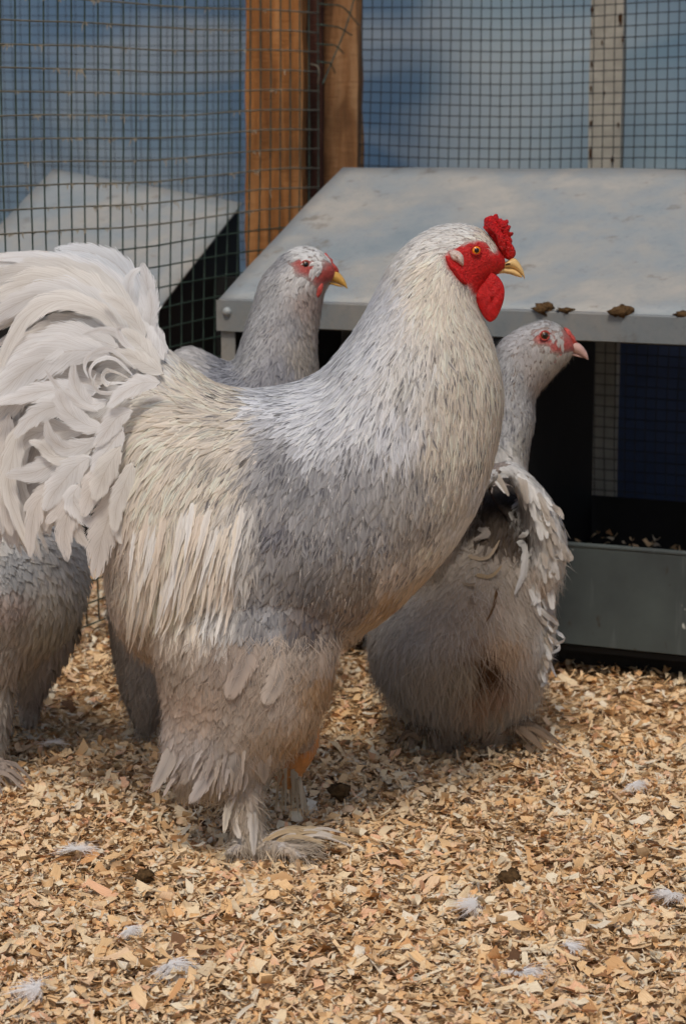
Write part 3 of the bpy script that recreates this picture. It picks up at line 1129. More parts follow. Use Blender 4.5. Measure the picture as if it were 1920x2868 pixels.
def strip_mesh(name, C, Nn, W, tint, mat, parent, droop=0.3, kind=None, rnd=None, uvid=None, tilt=0.25):
    """C (n,k,3) centre lines, Nn (n,k,3) normals, W (n,) half widths, tint (n,4)"""
    n, k, _ = C.shape
    t = np.linspace(0, 1, k)
    if rnd is None:
        rnd = np.zeros(n)
    T = np.gradient(C, axis=1)
    T /= np.linalg.norm(T, axis=2, keepdims=True) + 1e-12
    S = np.cross(T, Nn)
    S /= np.linalg.norm(S, axis=2, keepdims=True) + 1e-12
    w = width_profile(t, rnd) * W[:, None]
    Lf = C + S * w[..., None] - Nn * (w * droop)[..., None]
    Rt = C - S * w[..., None] - Nn * (w * droop)[..., None]
    V = np.stack([Lf, C, Rt], 2).reshape(-1, 3)
    base = np.arange(n)[:, None, None] * (3 * k)
    q1 = []
    for i in range(k - 1):
        for s in (0, 1):
            q1.append((3 * i + s, 3 * (i + 1) + s, 3 * (i + 1) + s + 1, 3 * i + s + 1))
    Q = (base + np.array(q1)[None]).reshape(-1, 4)
    uu = np.tile([0.001, 0.5, 0.999], k)
    vv = np.repeat(t, 3)
    ids = np.arange(n) % 997 if uvid is None else uvid
    uv = np.stack([uu[None, :] + ids[:, None], np.broadcast_to(vv, (n, 3 * k))], -1).reshape(-1, 2)
    tt = np.repeat(tint, 3 * k, axis=0)
    own = np.stack([Nn + S * tilt, Nn, Nn - S * tilt], 2).reshape(-1, 3)
    own /= np.linalg.norm(own, axis=1)[:, None] + 1e-9
    o = quadmesh(name, V, Q, mat, parent, uv, tt, True, own)
    if kind:
        o['kind'] = kind
    return o


class Bird:
    """a continuous body skin plus a plumage flow field given by guides in the side or front view"""

    def __init__(self, me, guides, Yg, k=1.0, seed=1, sharp=1.8):
        self.sharp = sharp
        self.r = np.random.default_rng(seed)
        self.v, self.t = mesh_arrays(me)
        self.bvh = BVHTree.FromPolygons(self.v.tolist(), self.t.tolist())
        gp, gd, prm = [], [], []
        for g_ in guides:
            x, y, dx, dy = g_[:4]
            p0 = P(x * k, y * k, Yg)
            p1 = P((x + dx * 5) * k, (y + dy * 5) * k, Yg)
            d = p1 - p0
            d /= np.linalg.norm(d)
            gp.append(p0[[0, 2]])
            gd.append(d)
            L, W, colr, streak, rise, rnd = g_[4:10]
            prm.append([L, W, *lin(colr), streak, rise, rnd])
        self.gp, self.gd, self.prm = np.array(gp), np.array(gd), np.array(prm)

    def weights(self, pts):
        d2 = ((pts[:, None, [0, 2]] - self.gp[None]) ** 2).sum(2) + 1e-6
        w = d2 ** -self.sharp
        return w / w.sum(1, keepdims=True)

    def project(self, pts):
        q = np.empty_like(pts)
        nn_ = np.empty_like(pts)
        fn = self.bvh.find_nearest
        for i, p_ in enumerate(pts):
            l_, n_, _, _ = fn(Vector(p_))
            q[i] = l_
            nn_[i] = n_
        return q, nn_

    def sample(self, n, cell, keep):
        a, b, c = self.v[self.t[:, 0]], self.v[self.t[:, 1]], self.v[self.t[:, 2]]
        cr = np.cross(b - a, c - a)
        ar = np.linalg.norm(cr, axis=1)
        i = self.r.choice(len(ar), n, p=ar / ar.sum())
        u, v = self.r.random(n), self.r.random(n)
        f = u + v > 1
        u[f], v[f] = 1 - u[f], 1 - v[f]
        pts = a[i] + u[:, None] * (b - a)[i] + v[:, None] * (c - a)[i]
        nrm = cr[i] / (ar[i][:, None] + 1e-15)
        # the side turned away needs fewer
        pr = np.where(nrm[:, 1] > 0.35, 0.4, 1.0)
        kk = (self.r.random(n) < pr) & keep(pts, nrm)
        pts, nrm = pts[kk], nrm[kk]
        key = np.floor(pts / cell + self.r.random(3)).astype(np.int64)
        _, ix = np.unique(key[:, 0] * 73856093 ^ key[:, 1] * 19349663 ^ key[:, 2] * 83492791, return_index=True)
        return pts[ix], nrm[ix]

    def grow(self, pts, nrm, segs=5, jit=0.16, Lk=1.0, Wk=1.0, risek=1.0, grav=0.0, gstart=2.0, conform=1.0, sink=0.0015):
        n = len(pts)
        w = self.weights(pts)
        prm = w @ self.prm
        L = prm[:, 0] * Lk * self.r.uniform(0.75, 1.25, n)
        W = prm[:, 1] * Wk * self.r.uniform(0.75, 1.25, n)
        rise = 0.36 * prm[:, 6] * risek * self.r.uniform(0.3, 1.7, n)
        jang = self.r.normal(0, jit, n)
        bend = self.r.normal(0, jit * 0.8, n)
        C = np.empty((n, segs + 1, 3))
        Nn = np.empty((n, segs + 1, 3))
        p_ = pts.copy()
        nn_ = nrm.copy()
        C[:, 0] = p_ - nn_ * sink
        Nn[:, 0] = nn_
        for s in range(segs):
            d = self.weights(p_) @ self.gd
            d = d - (d * nn_).sum(1, keepdims=True) * nn_
            d /= np.linalg.norm(d, axis=1, keepdims=True) + 1e-9
            side = np.cross(d, nn_)
            an = jang + bend * (s / segs)
            d = d * np.cos(an)[:, None] + side * np.sin(an)[:, None]
            d[:, 2] -= grav
            d /= np.linalg.norm(d, axis=1, keepdims=True) + 1e-9
            p_ = p_ + d * (L / segs)[:, None]
            q_, n2 = self.project(p_)
            if conform >= 1:
                p_, nn_ = q_, n2
            else:
                # free ends hang straight instead of following the body round
                gap = ((p_ - q_) * n2).sum(1)
                pull = np.where(gap < 0, 1.0, conform)[:, None]
                p_ = p_ * (1 - pull) + q_ * pull
                nn_ = nn_ * 0.6 + n2 * 0.4
                nn_ /= np.linalg.norm(nn_, axis=1, keepdims=True)
            f = (s + 1) / segs
            C[:, s + 1] = p_ + nn_ * (rise * f ** 1.1)[:, None]
            Nn[:, s + 1] = nn_
        tint = prm[:, 2:5] * self.r.uniform(0.84, 1.10, (n, 1))
        st = np.clip(0.85 * prm[:, 5] * self.r.uniform(0.1, 1.5, n), 0, 1)
        return C, Nn, W, np.concatenate([np.clip(tint, 0, 0.92), st[:, None]], 1), np.clip(prm[:, 7], 0, 1)


def big_feather(name, spine, half_w, parent, tint, mat, roll=0.0, rollend=None, seed=0, rnd=0.35, sub=5, cup=0.25, streak=0.0, fray=0.12, normals=None):
    """one large feather as an object of its own: curved vane with shaft, ragged edge and real thickness of curl"""
    r = np.random.default_rng(seed)
    C = catmull(spine, sub)
    k = len(C)
    t = np.linspace(0, 1, k)
    T = np.gradient(C, axis=0)
    T /= np.linalg.norm(T, axis=1)[:, None] + 1e-12
    view = np.array((0, -1.0, 0.15)) if normals is None else catmull(normals, sub)
    S = np.cross(T, view)
    S /= np.linalg.norm(S, axis=1)[:, None] + 1e-9
    B = np.cross(S, T)
    rollend = roll if rollend is None else rollend
    ra = roll + (rollend - roll) * t
    S2 = S * np.cos(ra)[:, None] + B * np.sin(ra)[:, None]
    N2 = np.cross(S2, T)
    w = width_profile(t, np.array([rnd]))[0] * half_w
    na = 7
    V, uv = [], []
    x = np.linspace(-1, 1, na)
    ph = r.uniform(0, 6.28, 4)
    for i in range(k):
        for j in range(na):
            e = abs(x[j])
            rag = 1 + fray * e * (math.sin(t[i] * 19 + ph[0] + (1 if x[j] > 0 else 0) * 2) * 0.5 + 0.6 * math.sin(t[i] * 41 + ph[1] + x[j]))
            lag = -0.10 * half_w * e * e * 3        # barbs sweep toward the tip
            V.append(C[i] + S2[i] * (w[i] * x[j] * rag) - N2[i] * (cup * w[i] * e * e) - T[i] * lag
                     + N2[i] * 0.05 * w[i] * math.sin(t[i] * 13 + ph[2] + 2 * x[j]))
            uv.append(((x[j] * 0.499 + 0.5) + seed % 97, t[i]))
    Q = [(i * na + j, i * na + j + 1, (i + 1) * na + j + 1, (i + 1) * na + j) for i in range(k - 1) for j in range(na - 1)]
    tt = np.tile(np.array([*lin(tint), streak]), (len(V), 1))
    return quadmesh(name, V, Q, mat, parent, uv, tt)


def surf_feather(bird, name, pix, Y, half_w, parent, tint, mat, roll=0.0, seed=0, rnd=0.6, rise=0.005, streak=0.15, cup=0.15, fray=0.1, flat=0.35):
    """a single feather lying on the bird: its line is laid on the skin, the tip standing off a little"""
    q, n_ = [], []
    for x, y in pix:
        e_ = P(x, y, Y)
        d_ = Vector(P(x, y, Y + 1.0) - e_).normalized()
        hit = bird.bvh.ray_cast(Vector(e_), d_)
        if hit[0] is None:
            hit = bird.bvh.find_nearest(Vector(P(x, y, Y + 0.12)))
        q.append(np.array(hit[0]))
        n_.append(np.array(hit[1]) if hit[1][1] < 0 else -np.array(hit[1]))
    q, n_ = np.array(q), np.array(n_)
    # a line that drops into a hollow bridges it instead
    for i in range(1, len(q)):
        if abs(q[i][1] - q[i - 1][1]) > 0.035:
            q[i] = P(pix[i][0], pix[i][1], q[i - 1][1])
            n_[i] = n_[i - 1]
    n_ = n_ * (1 - flat) + np.array((0, -1.0, 0.1)) * flat
    n_ /= np.linalg.norm(n_, axis=1)[:, None]
    k = len(pix)
    pts_ = [q[i] + n_[i] * (-0.002 + (rise + 0.002) * i / (k - 1)) for i in range(k)]
    return big_feather(name, pts_, half_w, parent, tint, mat, roll, roll * 1.6, seed, rnd, 6, cup, streak, fray, n_)


def ring_blob(name, poly, Yc, T, mat, parent, k=1.0, rings=8, up=4, bump=0.0, seed=0, toward=0.0, org=(0, 0), scl=1.0, front_only=False, tw=0.0):
    """fleshy flap from its outline: inflated both ways about the plane y = Yc"""
    pl = np.array([(org[0] + x / scl, org[1] + y / scl) for x, y in poly]) * k
    pl = catmull(np.vstack([pl, pl[:1]]), up)[:-1]
    cen = pl.mean(0)
    m_ = len(pl)
    r = np.random.default_rng(seed)
    V, F = [], []
    for side in (-1, 1):
        b0 = len(V)
        for i in range(rings + 1):
            s = math.sin(0.5 * math.pi * (1 - i / rings)) if i else 1.0
            h = T * math.sqrt(max(0, 1 - s ** 2.2))
            for q_ in range(m_):
                x, y = cen + (pl[q_] - cen) * s
                bb = bump * (math.sin(x * 0.20 + seed) * math.sin(y * 0.17 + 1) + 0.5 * math.sin(x * 0.31 - y * 0.27)) * (1 - s * 0.6)
                V.append(P(x, y, Yc + side * (h + bb) + tw * (x - cen[0]) * 0.0004))
        for i in range(rings):
            for q_ in range(m_):
                a, b = b0 + i * m_ + q_, b0 + i * m_ + (q_ + 1) % m_
                c, d = b + m_, a + m_
                F.append((a, b, c, d) if side < 0 else (a, d, c, b))
        bb = bump * (math.sin(cen[0] * 0.20 + seed) * math.sin(cen[1] * 0.17 + 1) + 0.5 * math.sin(cen[0] * 0.31 - cen[1] * 0.27))
        V.append(P(cen[0], cen[1], Yc + side * (T + bb)))
        ci = len(V) - 1
        for q_ in range(m_):
            a, b = b0 + rings * m_ + q_, b0 + rings * m_ + (q_ + 1) % m_
            F.append((a, b, ci) if side < 0 else (b, a, ci))
    return pmesh(name, V, F, mat, parent)


def eyeball(parent, px, py, Y, r_px, matI, matlid, pr=0.55, toward=(0.25, -0.97, 0)):
    c = P(px, py, Y)
    s = Y / FPX
    R = r_px * s
    n_ = np.array(toward, float)
    n_ /= np.linalg.norm(n_)
    a = np.cross(n_, EZ)
    a /= np.linalg.norm(a)
    b = np.cross(a, n_)

    def dome(name, R_, h, off_, mat, par, n=20, m_=6):
        V, F = [], []
        for i in range(m_):
            th = 0.5 * math.pi * i / m_
            for k in range(n):
                ph = 2 * math.pi * k / n
                V.append(c + (a * math.cos(ph) + b * math.sin(ph)) * R_ * math.cos(th) + n_ * (h * math.sin(th) + off_))
        V.append(c + n_ * (h + off_))
        for i in range(m_ - 1):
            for k in range(n):
                F.append((i * n + k, i * n + (k + 1) % n, (i + 1) * n + (k + 1) % n, (i + 1) * n + k))
        for k in range(n):
            F.append(((m_ - 1) * n + k, (m_ - 1) * n + (k + 1) % n, m_ * n))
        return pmesh(name, V, F, mat, par)
    e = dome('eye', R, R * 0.55, 0.0, matI, parent)
    dome('pupil', R * pr, R * 0.25, R * 0.40, M['pupil'], e)
    ring = [c + (a * math.cos(q) * 1.12 + b * math.sin(q) * 1.0) * R * 1.05 + n_ * R * 0.12 for q in np.linspace(0, 2 * math.pi, 25)]
    v, f = tube_vf(ring, R * 0.20, 6)
    pmesh('eyelid', v, f, matlid, e)
    return e


def to_px(p):
    """photograph pixel of world points"""
    p = np.asarray(p)
    x, y, z = p[:, 0], p[:, 1], p[:, 2] - CAM_H
    d = y * cp - z * sp
    h = y * sp + z * cp
    return CX + FPX * x / d, CY - FPX * h / d


def soft_mask(pts, fn, jit_m, k=10, seed=0):
    """share of jittered samples inside: a soft edged version of a mask"""
    rr_ = np.random.default_rng(seed)
    acc = np.zeros(len(pts))
    for _ in range(k):
        acc += fn(pts + rr_.normal(0, jit_m, 3) * np.array((1, 0.0, 1)))
    return acc / k


def add_body(me, root, base, layers=()):
    """the one continuous skin of the bird; layers: (mask function, colour, edge softness)"""
    v_, _ = mesh_arrays(me)
    c_ = np.tile(np.array([*lin(base), 1.0]), (len(v_), 1))
    for fn, colr, soft in layers:
        w_ = soft_mask(v_, fn, soft)[:, None]
        c_[:, :3] = c_[:, :3] * (1 - w_) + np.array(lin(colr)) * w_
    at_ = me.color_attributes.new('skin', 'FLOAT_COLOR', 'POINT')
    at_.data.foreach_set('color', c_.astype(np.float32).ravel())
    me.transform(__import__('mathutils').Matrix.Translation([-q_ for q_ in root.location]))
    me.materials.append(M['birdskin'])
    o = bpy.data.objects.new('body', me)
    col.objects.link(o)
    o.parent = root
    return o


def hairs(bird, pts, nrm, L, W, tint, name, parent, rise=0.6, jit=0.5, mat=None):
    """fine down: thin curved blades"""
    n = len(pts)
    r = bird.r
    d = bird.weights(pts) @ bird.gd
    d = d - (d * nrm).sum(1, keepdims=True) * nrm
    d /= np.linalg.norm(d, axis=1, keepdims=True) + 1e-9
    side = np.cross(d, nrm)
    an = r.normal(0, jit, n)
    d = d * np.cos(an)[:, None] + side * np.sin(an)[:, None]
    LL = L * r.uniform(0.5, 1.4, n)
    k = 4
    t = np.linspace(0, 1, k)
    rr_ = rise * r.uniform(0.2, 1.3, n)
    C = (pts[:, None, :] + d[:, None, :] * (LL[:, None] * t)[..., None]
         + nrm[:, None, :] * (LL[:, None] * rr_[:, None] * (t - 0.35 * t ** 2)[None])[..., None])
    C[..., 2] -= (LL[:, None] * 0.25 * t[None] ** 2)
    Nn = np.repeat(nrm[:, None, :], k, axis=1)
    w = bird.weights(pts)
    c3 = (w @ bird.prm)[:, 2:5] * r.uniform(0.85, 1.2, (n, 1)) if tint is None else np.tile(lin(tint), (n, 1)) * r.uniform(0.8, 1.15, (n, 1))
    tt = np.concatenate([np.clip(c3, 0, 0.9), np.zeros((n, 1))], 1)
    return strip_mesh(name, C, Nn, np.full(n, W), tt, mat or M['down'], parent, 0.2, 'stuff')


# ================================================================== ROOSTER
YR = 2.63
YN = 2.575      # near leg
YF = 2.70       # far leg
rooster = empty('rooster', (P(740, 2380, YR)[0], YR - 0.03, 0))
tag(rooster, 'large white and grey rooster with bright red comb and feathered legs', 'rooster')

RS = [((315, 800), (235, 1180), .040), ((345, 780), (248, 1330), .078), ((400, 812), (290, 1455), .108), ((500, 880), (400, 1520), .122), ((620, 888), (560, 1500), .128),
      ((720, 858), (775, 1470), .128), ((785, 792), (925, 1372), .124), ((835, 716), (1082, 1180), .108), ((868, 650), (1148, 945), .088),
      ((897, 597), (1130, 800), .066), ((940, 550), (1098, 722), .050), ((998, 517), (1092, 690), .038), ((1052, 511), (1108, 655), .032), ((1098, 524), (1130, 632), .027), ((1132, 556), (1148, 622), .020), ((1152, 585), (1158, 612), .012)]
parts = [loft_vf([side_st(U, L, w, YR, DK) for U, L, w in RS])]
# near thigh, hock tuft, shank, toes
parts.append(loft_vf([hor_st(y, a, b, d, YN, DK) for y, a, b, d in
                      [(1320, 420, 770, .05), (1420, 345, 785, .066), (1520, 362, 764, .068), (1610, 378, 746, .060), (1690, 376, 692, .050), (1755, 385, 612, .036), (1800, 412, 560, .020)]]))
parts.append(loft_vf([hor_st(y, a, b, d, YN, DK) for y, a, b, d in [(1720, 515, 600, .022), (1800, 522, 594, .019), (1880, 535, 597, .019), (1935, 540, 610, .02), (1962, 545, 620, .014)]]))
fz = 0.012
for (tx, ty) in ((725, 1948), (705, 1962), (670, 1935), (520, 1955)):
    e_ = PG(tx * DK, ty * DK, fz)
    s_ = np.array(P(580 * DK, 1945 * DK, YN))
    m_ = (s_ + e_) / 2 + EZ * 0.006
    parts.append(tube_vf(catmull([s_, m_, e_], 5), np.linspace(0.012, 0.006, 11), 10))
# far leg
parts.append(loft_vf([hor_st(y, a, b, d, YF, DK) for y, a, b, d in
                      [(1380, 480, 760, .04), (1460, 440, 770, .055), (1550, 470, 745, .05), (1630, 520, 725, .045), (1680, 590, 720, .03), (1710, 640, 715, .012)]]))
rb = union_mesh('body', parts, 0.0055, 5)

face_poly = [(1200 + x / 4.612, 560 + y / 4.612) for x, y in
             [(370, 610), (480, 565), (680, 530), (770, 575), (830, 690), (905, 700), (1010, 760), (1010, 830), (930, 880), (900, 990), (860, 1100), (700, 1240), (590, 1230), (520, 1130), (380, 1040), (250, 870), (205, 720), (300, 660)]]
snout = [(1200 + x / 4.612, 560 + y / 4.612) for x, y in [(895, 560), (1300, 500), (1300, 1020), (880, 1010), (860, 740)]]


def face_mask(c):
    x, y = to_px(c)
    return (in_poly(x, y, face_poly) | in_poly(x, y, snout)) & (np.abs(c[:, 1] - YR) < 0.09)


def farshank(c):
    x, y = to_px(c)
    return (c[:, 1] > YF - 0.04) & (y > 1690 * DK) & (x > 600 * DK)


WH, CR, GY_, WG, BE, TN = (0.96, 0.95, 0.93), (0.96, 0.92, 0.86), (0.70, 0.70, 0.71), (0.60, 0.60, 0.63), (0.86, 0.81, 0.76), (0.80, 0.68, 0.54)
LB = (0.92, 0.93, 0.95)
# x, y, dx, dy, length, half width, colour, streak, rise, roundness   (in the 1568-wide view)
RG = [
    (1110, 540, -.6, -.6, .011, .0018, CR, .25, .0030, .2), (1080, 522, -1, -.1, .014, .0020, WH, .3, .0030, .2), (1030, 515, -1, .05, .018, .0024, WH, .35, .0035, .2), (1040, 545, -1, .15, .016, .0022, WH, .3, .003, .2),
    (970, 545, -.9, .4, .024, .0026, WH, .45, .0045, .1), (930, 570, -.75, .65, .028, .0028, WH, .45, .005, .1), (885, 650, -.5, .86, .034, .0032, LB, .5, .0045, .05), (985, 600, -.6, .8, .026, .0028, CR, .35, .004, .1),
    (1010, 660, -.3, .95, .030, .0030, CR, .35, .004, .1), (1070, 730, .15, 1, .030, .0030, CR, .3, .004, .1), (1120, 790, .12, 1, .034, .0034, CR, .35, .004, .1),
    (850, 760, -.35, .94, .040, .0036, LB, .7, .0045, .05), (940, 800, -.15, 1, .040, .0038, WH, .75, .0045, .05), (1040, 830, .02, 1, .040, .0038, CR, .7, .0045, .05), (1130, 880, .02, 1, .038, .0038, CR, .6, .0045, .1),
    (800, 880, -.45, .9, .045, .0042, LB, .8, .005, .1), (900, 930, -.18, 1, .045, .0042, LB, .85, .005, .1), (1010, 960, -.05, 1, .044, .0042, CR, .8, .005, .1), (1120, 980, -.1, 1, .040, .0044, CR, .65, .0045, .15),
    (700, 890, -.85, .5, .036, .0044, LB, .6, .005, .25), (740, 950, -.6, .8, .036, .0046, LB, .75, .005, .3), (640, 900, -.95, .25, .034, .0042, LB, .65, .0045, .2), (660, 980, -.7, .7, .034, .0046, GY_, .8, .005, .3),
    (560, 895, -1, .1, .034, .0040, CR, .55, .0045, .15), (480, 890, -.95, -.05, .036, .0040, CR, .45, .0045, .1), (560, 960, -.8, .55, .034, .0042, CR, .6, .005, .15), (470, 960, -.8, .5, .040, .0042, CR, .45, .005, .1),
    (400, 850, -.7, -.7, .045, .0046, WH, .25, .006, .15), (360, 800, -.5, -.85, .05, .005, WH, .2, .007, .15), (370, 930, -.9, .25, .045, .0045, CR, .3, .006, .15), (310, 900, -.9, -.1, .05, .0055, WH, .1, .009, .25),
    (540, 1050, -.5, .86, .046, .0042, CR, .6, .006, .05), (440, 1060, -.5, .9, .050, .0044, CR, .45, .006, .05), (350, 1050, -.5, .85, .05, .0046, CR, .35, .007, .1), (290, 1060, -.5, .85, .05, .006, BE, .3, .009, .3),
    (580, 1120, -.3, .95, .05, .0040, WH, .55, .010, .05), (560, 1220, -.25, 1, .055, .0040, WH, .45, .012, .0), (480, 1180, -.28, 1, .058, .0042, CR, .45, .009, .0), (390, 1180, -.2, 1, .058, .0044, CR, .35, .009, .0), (300, 1180, -.15, 1, .055, .006, BE, .35, .009, .25),
    (520, 1300, -.2, 1, .06, .0040, WH, .35, .010, .0), (430, 1320, -.15, 1, .06, .0040, CR, .35, .010, .0), (340, 1320, -.1, 1, .055, .0042, CR, .3, .010, .05),
    (640, 1040, -.3, .95, .036, .0052, GY_, .9, .005, .35), (720, 1050, -.3, .95, .036, .0052, GY_, .9, .005, .35), (820, 1040, -.15, 1, .038, .005, GY_, .95, .005, .3), (920, 1060, -.1, 1, .04, .0046, (0.74, .73, .72), .95, .005, .2),
    (630, 1140, -.3, .95, .036, .0055, WG, .8, .005, .4), (730, 1150, -.22, 1, .036, .0055, GY_, .9, .005, .4), (840, 1150, -.1, 1, .036, .0052, GY_, .95, .005, .35), (940, 1160, -.1, 1, .036, .005, (0.72, .69, .66), .9, .005, .3),
    (610, 1260, -.3, .95, .036, .0055, GY_, .8, .006, .35), (720, 1250, -.2, 1, .036, .0058, (0.56, .55, .55), .9, .006, .35), (830, 1250, -.08, 1, .036, .0058, (0.62, .58, .54), .95, .006, .4), (920, 1240, -.2, 1, .034, .0055, BE, .9, .005, .4),
    (620, 1340, -.2, 1, .036, .006, GY_, .6, .007, .5), (720, 1340, -.1, 1, .038, .0065, (0.55, .50, .47), .7, .007, .6), (830, 1330, -.1, 1, .038, .0065, (0.66, .60, .55), .7, .007, .6),
    (1040, 1080, -.2, 1, .034, .005, CR, .6, .0045, .4), (1110, 1090, -.4, .9, .030, .0062, WH, .25, .004, .7), (1050, 1190, -.5, .85, .028, .0066, WH, .2, .004, .8), (980, 1200, -.3, .95, .030, .0058, CR, .5, .0045, .5),
    (980, 1300, -.75, .65, .028, .0066, (0.86, .78, .68), .2, .005, .8), (900, 1340, -.5, .85, .032, .006, (0.80, .69, .56), .5, .006, .5), (900, 1400, -.85, .5, .03, .0065, (0.84, .74, .62), .2, .005, .7), (820, 1430, -.8, .6, .034, .0075, BE, .25, .007, .7),
    (640, 1420, -.15, 1, .036, .0075, BE, .5, .007, .75), (740, 1430, -.25, 1, .036, .0075, BE, .5, .007, .75), (540, 1430, -.1, 1, .04, .007, (0.74, .68, .63), .2, .010, .8), (430, 1440, -.1, 1, .04, .006, (0.74, .68, .62), .1, .012, .7), (330, 1430, -.2, 1, .04, .006, (0.76, .69, .62), .1, .014, .6), (290, 1350, -.3, 1, .04, .006, BE, .1, .014, .6),  # lower rear fluff is darkened for shade under the hanging hackle tips
    (460, 1530, -.1, 1, .032, .0085, (0.84, .76, .69), .1, .010, .8), (560, 1560, -.15, 1, .034, .0085, (0.80, .75, .70), .25, .010, .75), (660, 1530, -.35, .95, .036, .008, BE, .2, .008, .7), (740, 1510, -.3, .95, .034, .006, (0.80, .68, .54), .15, .010, .4),
    (730, 1600, -.2, 1, .034, .005, (0.84, .76, .66), .1, .012, .3), (680, 1640, -.3, .95, .034, .005, TN, .2, .010, .3), (620, 1620, -.2, 1, .034, .0065, (0.80, .72, .63), .3, .010, .5), (480, 1640, -.1, 1, .036, .007, (0.84, .81, .79), .1, .011, .5),
    (420, 1640, -.15, 1, .036, .007, (0.82, .78, .75), .1, .012, .5), (560, 1690, .1, 1, .036, .007, (0.82, .79, .76), .15, .012, .5), (660, 1690, .35, .9, .034, .006, (0.80, .76, .72), .05, .012, .5),
    (400, 1740, -.25, 1, .042, .007, (0.80, .76, .72), .1, .012, .4), (480, 1750, -.1, 1, .042, .007, (0.82, .78, .74), .15, .012, .4), (570, 1750, .05, 1, .036, .006, (0.78, .73, .68), .05, .012, .5),
    (550, 1830, -.05, 1, .034, .0055, (0.84, .80, .75), .05, .008, .5), (520, 1880, -.25, 1, .034, .0045, (0.84, .79, .72), .05, .012, .3), (590, 1890, .15, 1, .03, .0045, (0.84, .79, .74), .05, .006, .4), (570, 1950, .3, .9, .03, .004, (0.82, .76, .68), .05, .008, .3),
    (700, 1960, 1, .15, .04, .0035, (0.76, .66, .52), .1, .008, .1), (780, 1970, 1, .1, .04, .003, (0.72, .62, .48), .1, .008, .1), (500, 1985, -.8, .5, .03, .003, (0.76, .66, .52), .1, .006, .2),
]
RB = Bird(rb, RG, YR, DK, 21)


def r_keep(p_, n_):
    return ~face_mask(p_) & ~farshank(p_)


def r_region(fn):
    def k(p_, n_):
        x, y = to_px(p_)
        return r_keep(p_, n_) & fn(x / DK, y / DK, p_)
    return k


# coverts over the whole body
pts, nrm = RB.sample(120000, 0.0062, r_region(lambda x, y, p_: ((y > 700) | (x < 900)) & ((y < 1450) | (RB.r.random(len(x)) < .75))))
C, Nn, W, tint, rnd = RB.grow(pts, nrm, 5, 0.16)
# grey and tan clouds in the plumage, as the bird is marked
nz = noise3(pts, 60, 3)
st0 = tint[:, 3].copy()
tint[:, 3] = np.clip(tint[:, 3] * (1.15 + 0.8 * nz), 0, 1)
tint[:, :3] *= (1 - 0.30 * np.clip(noise3(pts, 38, 9) + 0.1, 0, 1) * np.clip(st0 * 1.3, 0, 1))[:, None]
tint[:, :3] *= (1 + 0.08 * noise3(pts, 80, 5))[:, None]
strip_mesh('body_plumage', C, Nn, W * 1.12, tint, M['feather'], rooster, 0.14, 'stuff', rnd, tilt=0.6)
# finer feathers on crown, face edge and upper neck
pts, nrm = RB.sample(90000, 0.0027, r_region(lambda x, y, p_: (x > 860) & (y < 740)))
C, Nn, W, tint, rnd = RB.grow(pts, nrm, 4, 0.2, 1.0, 0.8)
tint[:, :3] *= (1 + 0.08 * noise3(pts, 160, 5))[:, None]
strip_mesh('head_plumage', C, Nn, W, tint, M['feather'], rooster, 0.3, 'stuff', rnd)
# hackle streamers on neck and shoulder: slim pointed overlay
pts, nrm = RB.sample(60000, 0.0068, r_region(lambda x, y, p_: (y > 620) & (y < 1010) & (x > 700)))
C, Nn, W, tint, rnd = RB.grow(pts, nrm, 5, 0.14, 1.0, 0.62, 1.2)
tint[:, 3] *= 0.5
tint[:, :3] = np.clip(tint[:, :3] * 1.06, 0, 0.92)
strip_mesh('hackle', C, Nn, W, tint, M['feather'], rooster, 0.3, 'stuff', rnd * 0)
# saddle hackles: long slim tips hanging over the flank
pts, nrm = RB.sample(60000, 0.0075, r_region(lambda x, y, p_: (y > 980) & (y < 1340) & (x > 285 + (y - 980) * 0.02) & (x < 600 - (y - 1000) * 0.10) & (p_[:, 1] < YR + 0.03)))
C, Nn, W, tint, rnd = RB.grow(pts, nrm, 6, 0.10, 1.0, 0.85, 1.3, 0.10, 2, 0.25)
tint[:, :3] = np.clip(tint[:, :3] * 1.05, 0, 0.92)
strip_mesh('saddle_hackle', C, Nn, W, tint, M['feather'], rooster, 0.3, 'stuff', rnd * 0)
# loose barbs over the coverts: fine pale and grey strands along the flow
pts, nrm = RB.sample(200000, 0.0039, r_region(lambda x, y, p_: (y > 560) & (y < 1460) & (x > 280)))
w_ = RB.weights(pts)
pr_ = w_ @ RB.prm
n = len(pts)
C, Nn, W, tint, rnd = RB.grow(pts + nrm * 0.0012, nrm, 2, 0.15, 0.42, 1.0, 0.8)
W[:] = RB.r.uniform(0.00035, 0.0008, n)
clump = np.clip(0.5 + 1.1 * noise3(pts, 190, 12), 0, 1.3)
dk = RB.r.random(n) < 0.40 * pr_[:, 5] * clump
tint[:, :3] = np.where(dk[:, None], tint[:, :3] * 0.48, np.clip(tint[:, :3] * 1.04, 0, .93))
W[dk] *= 1.25
tint[:, 3] = 0
strip_mesh('barbs', C, Nn, W, tint, M['down'], rooster, 0.0, 'stuff')
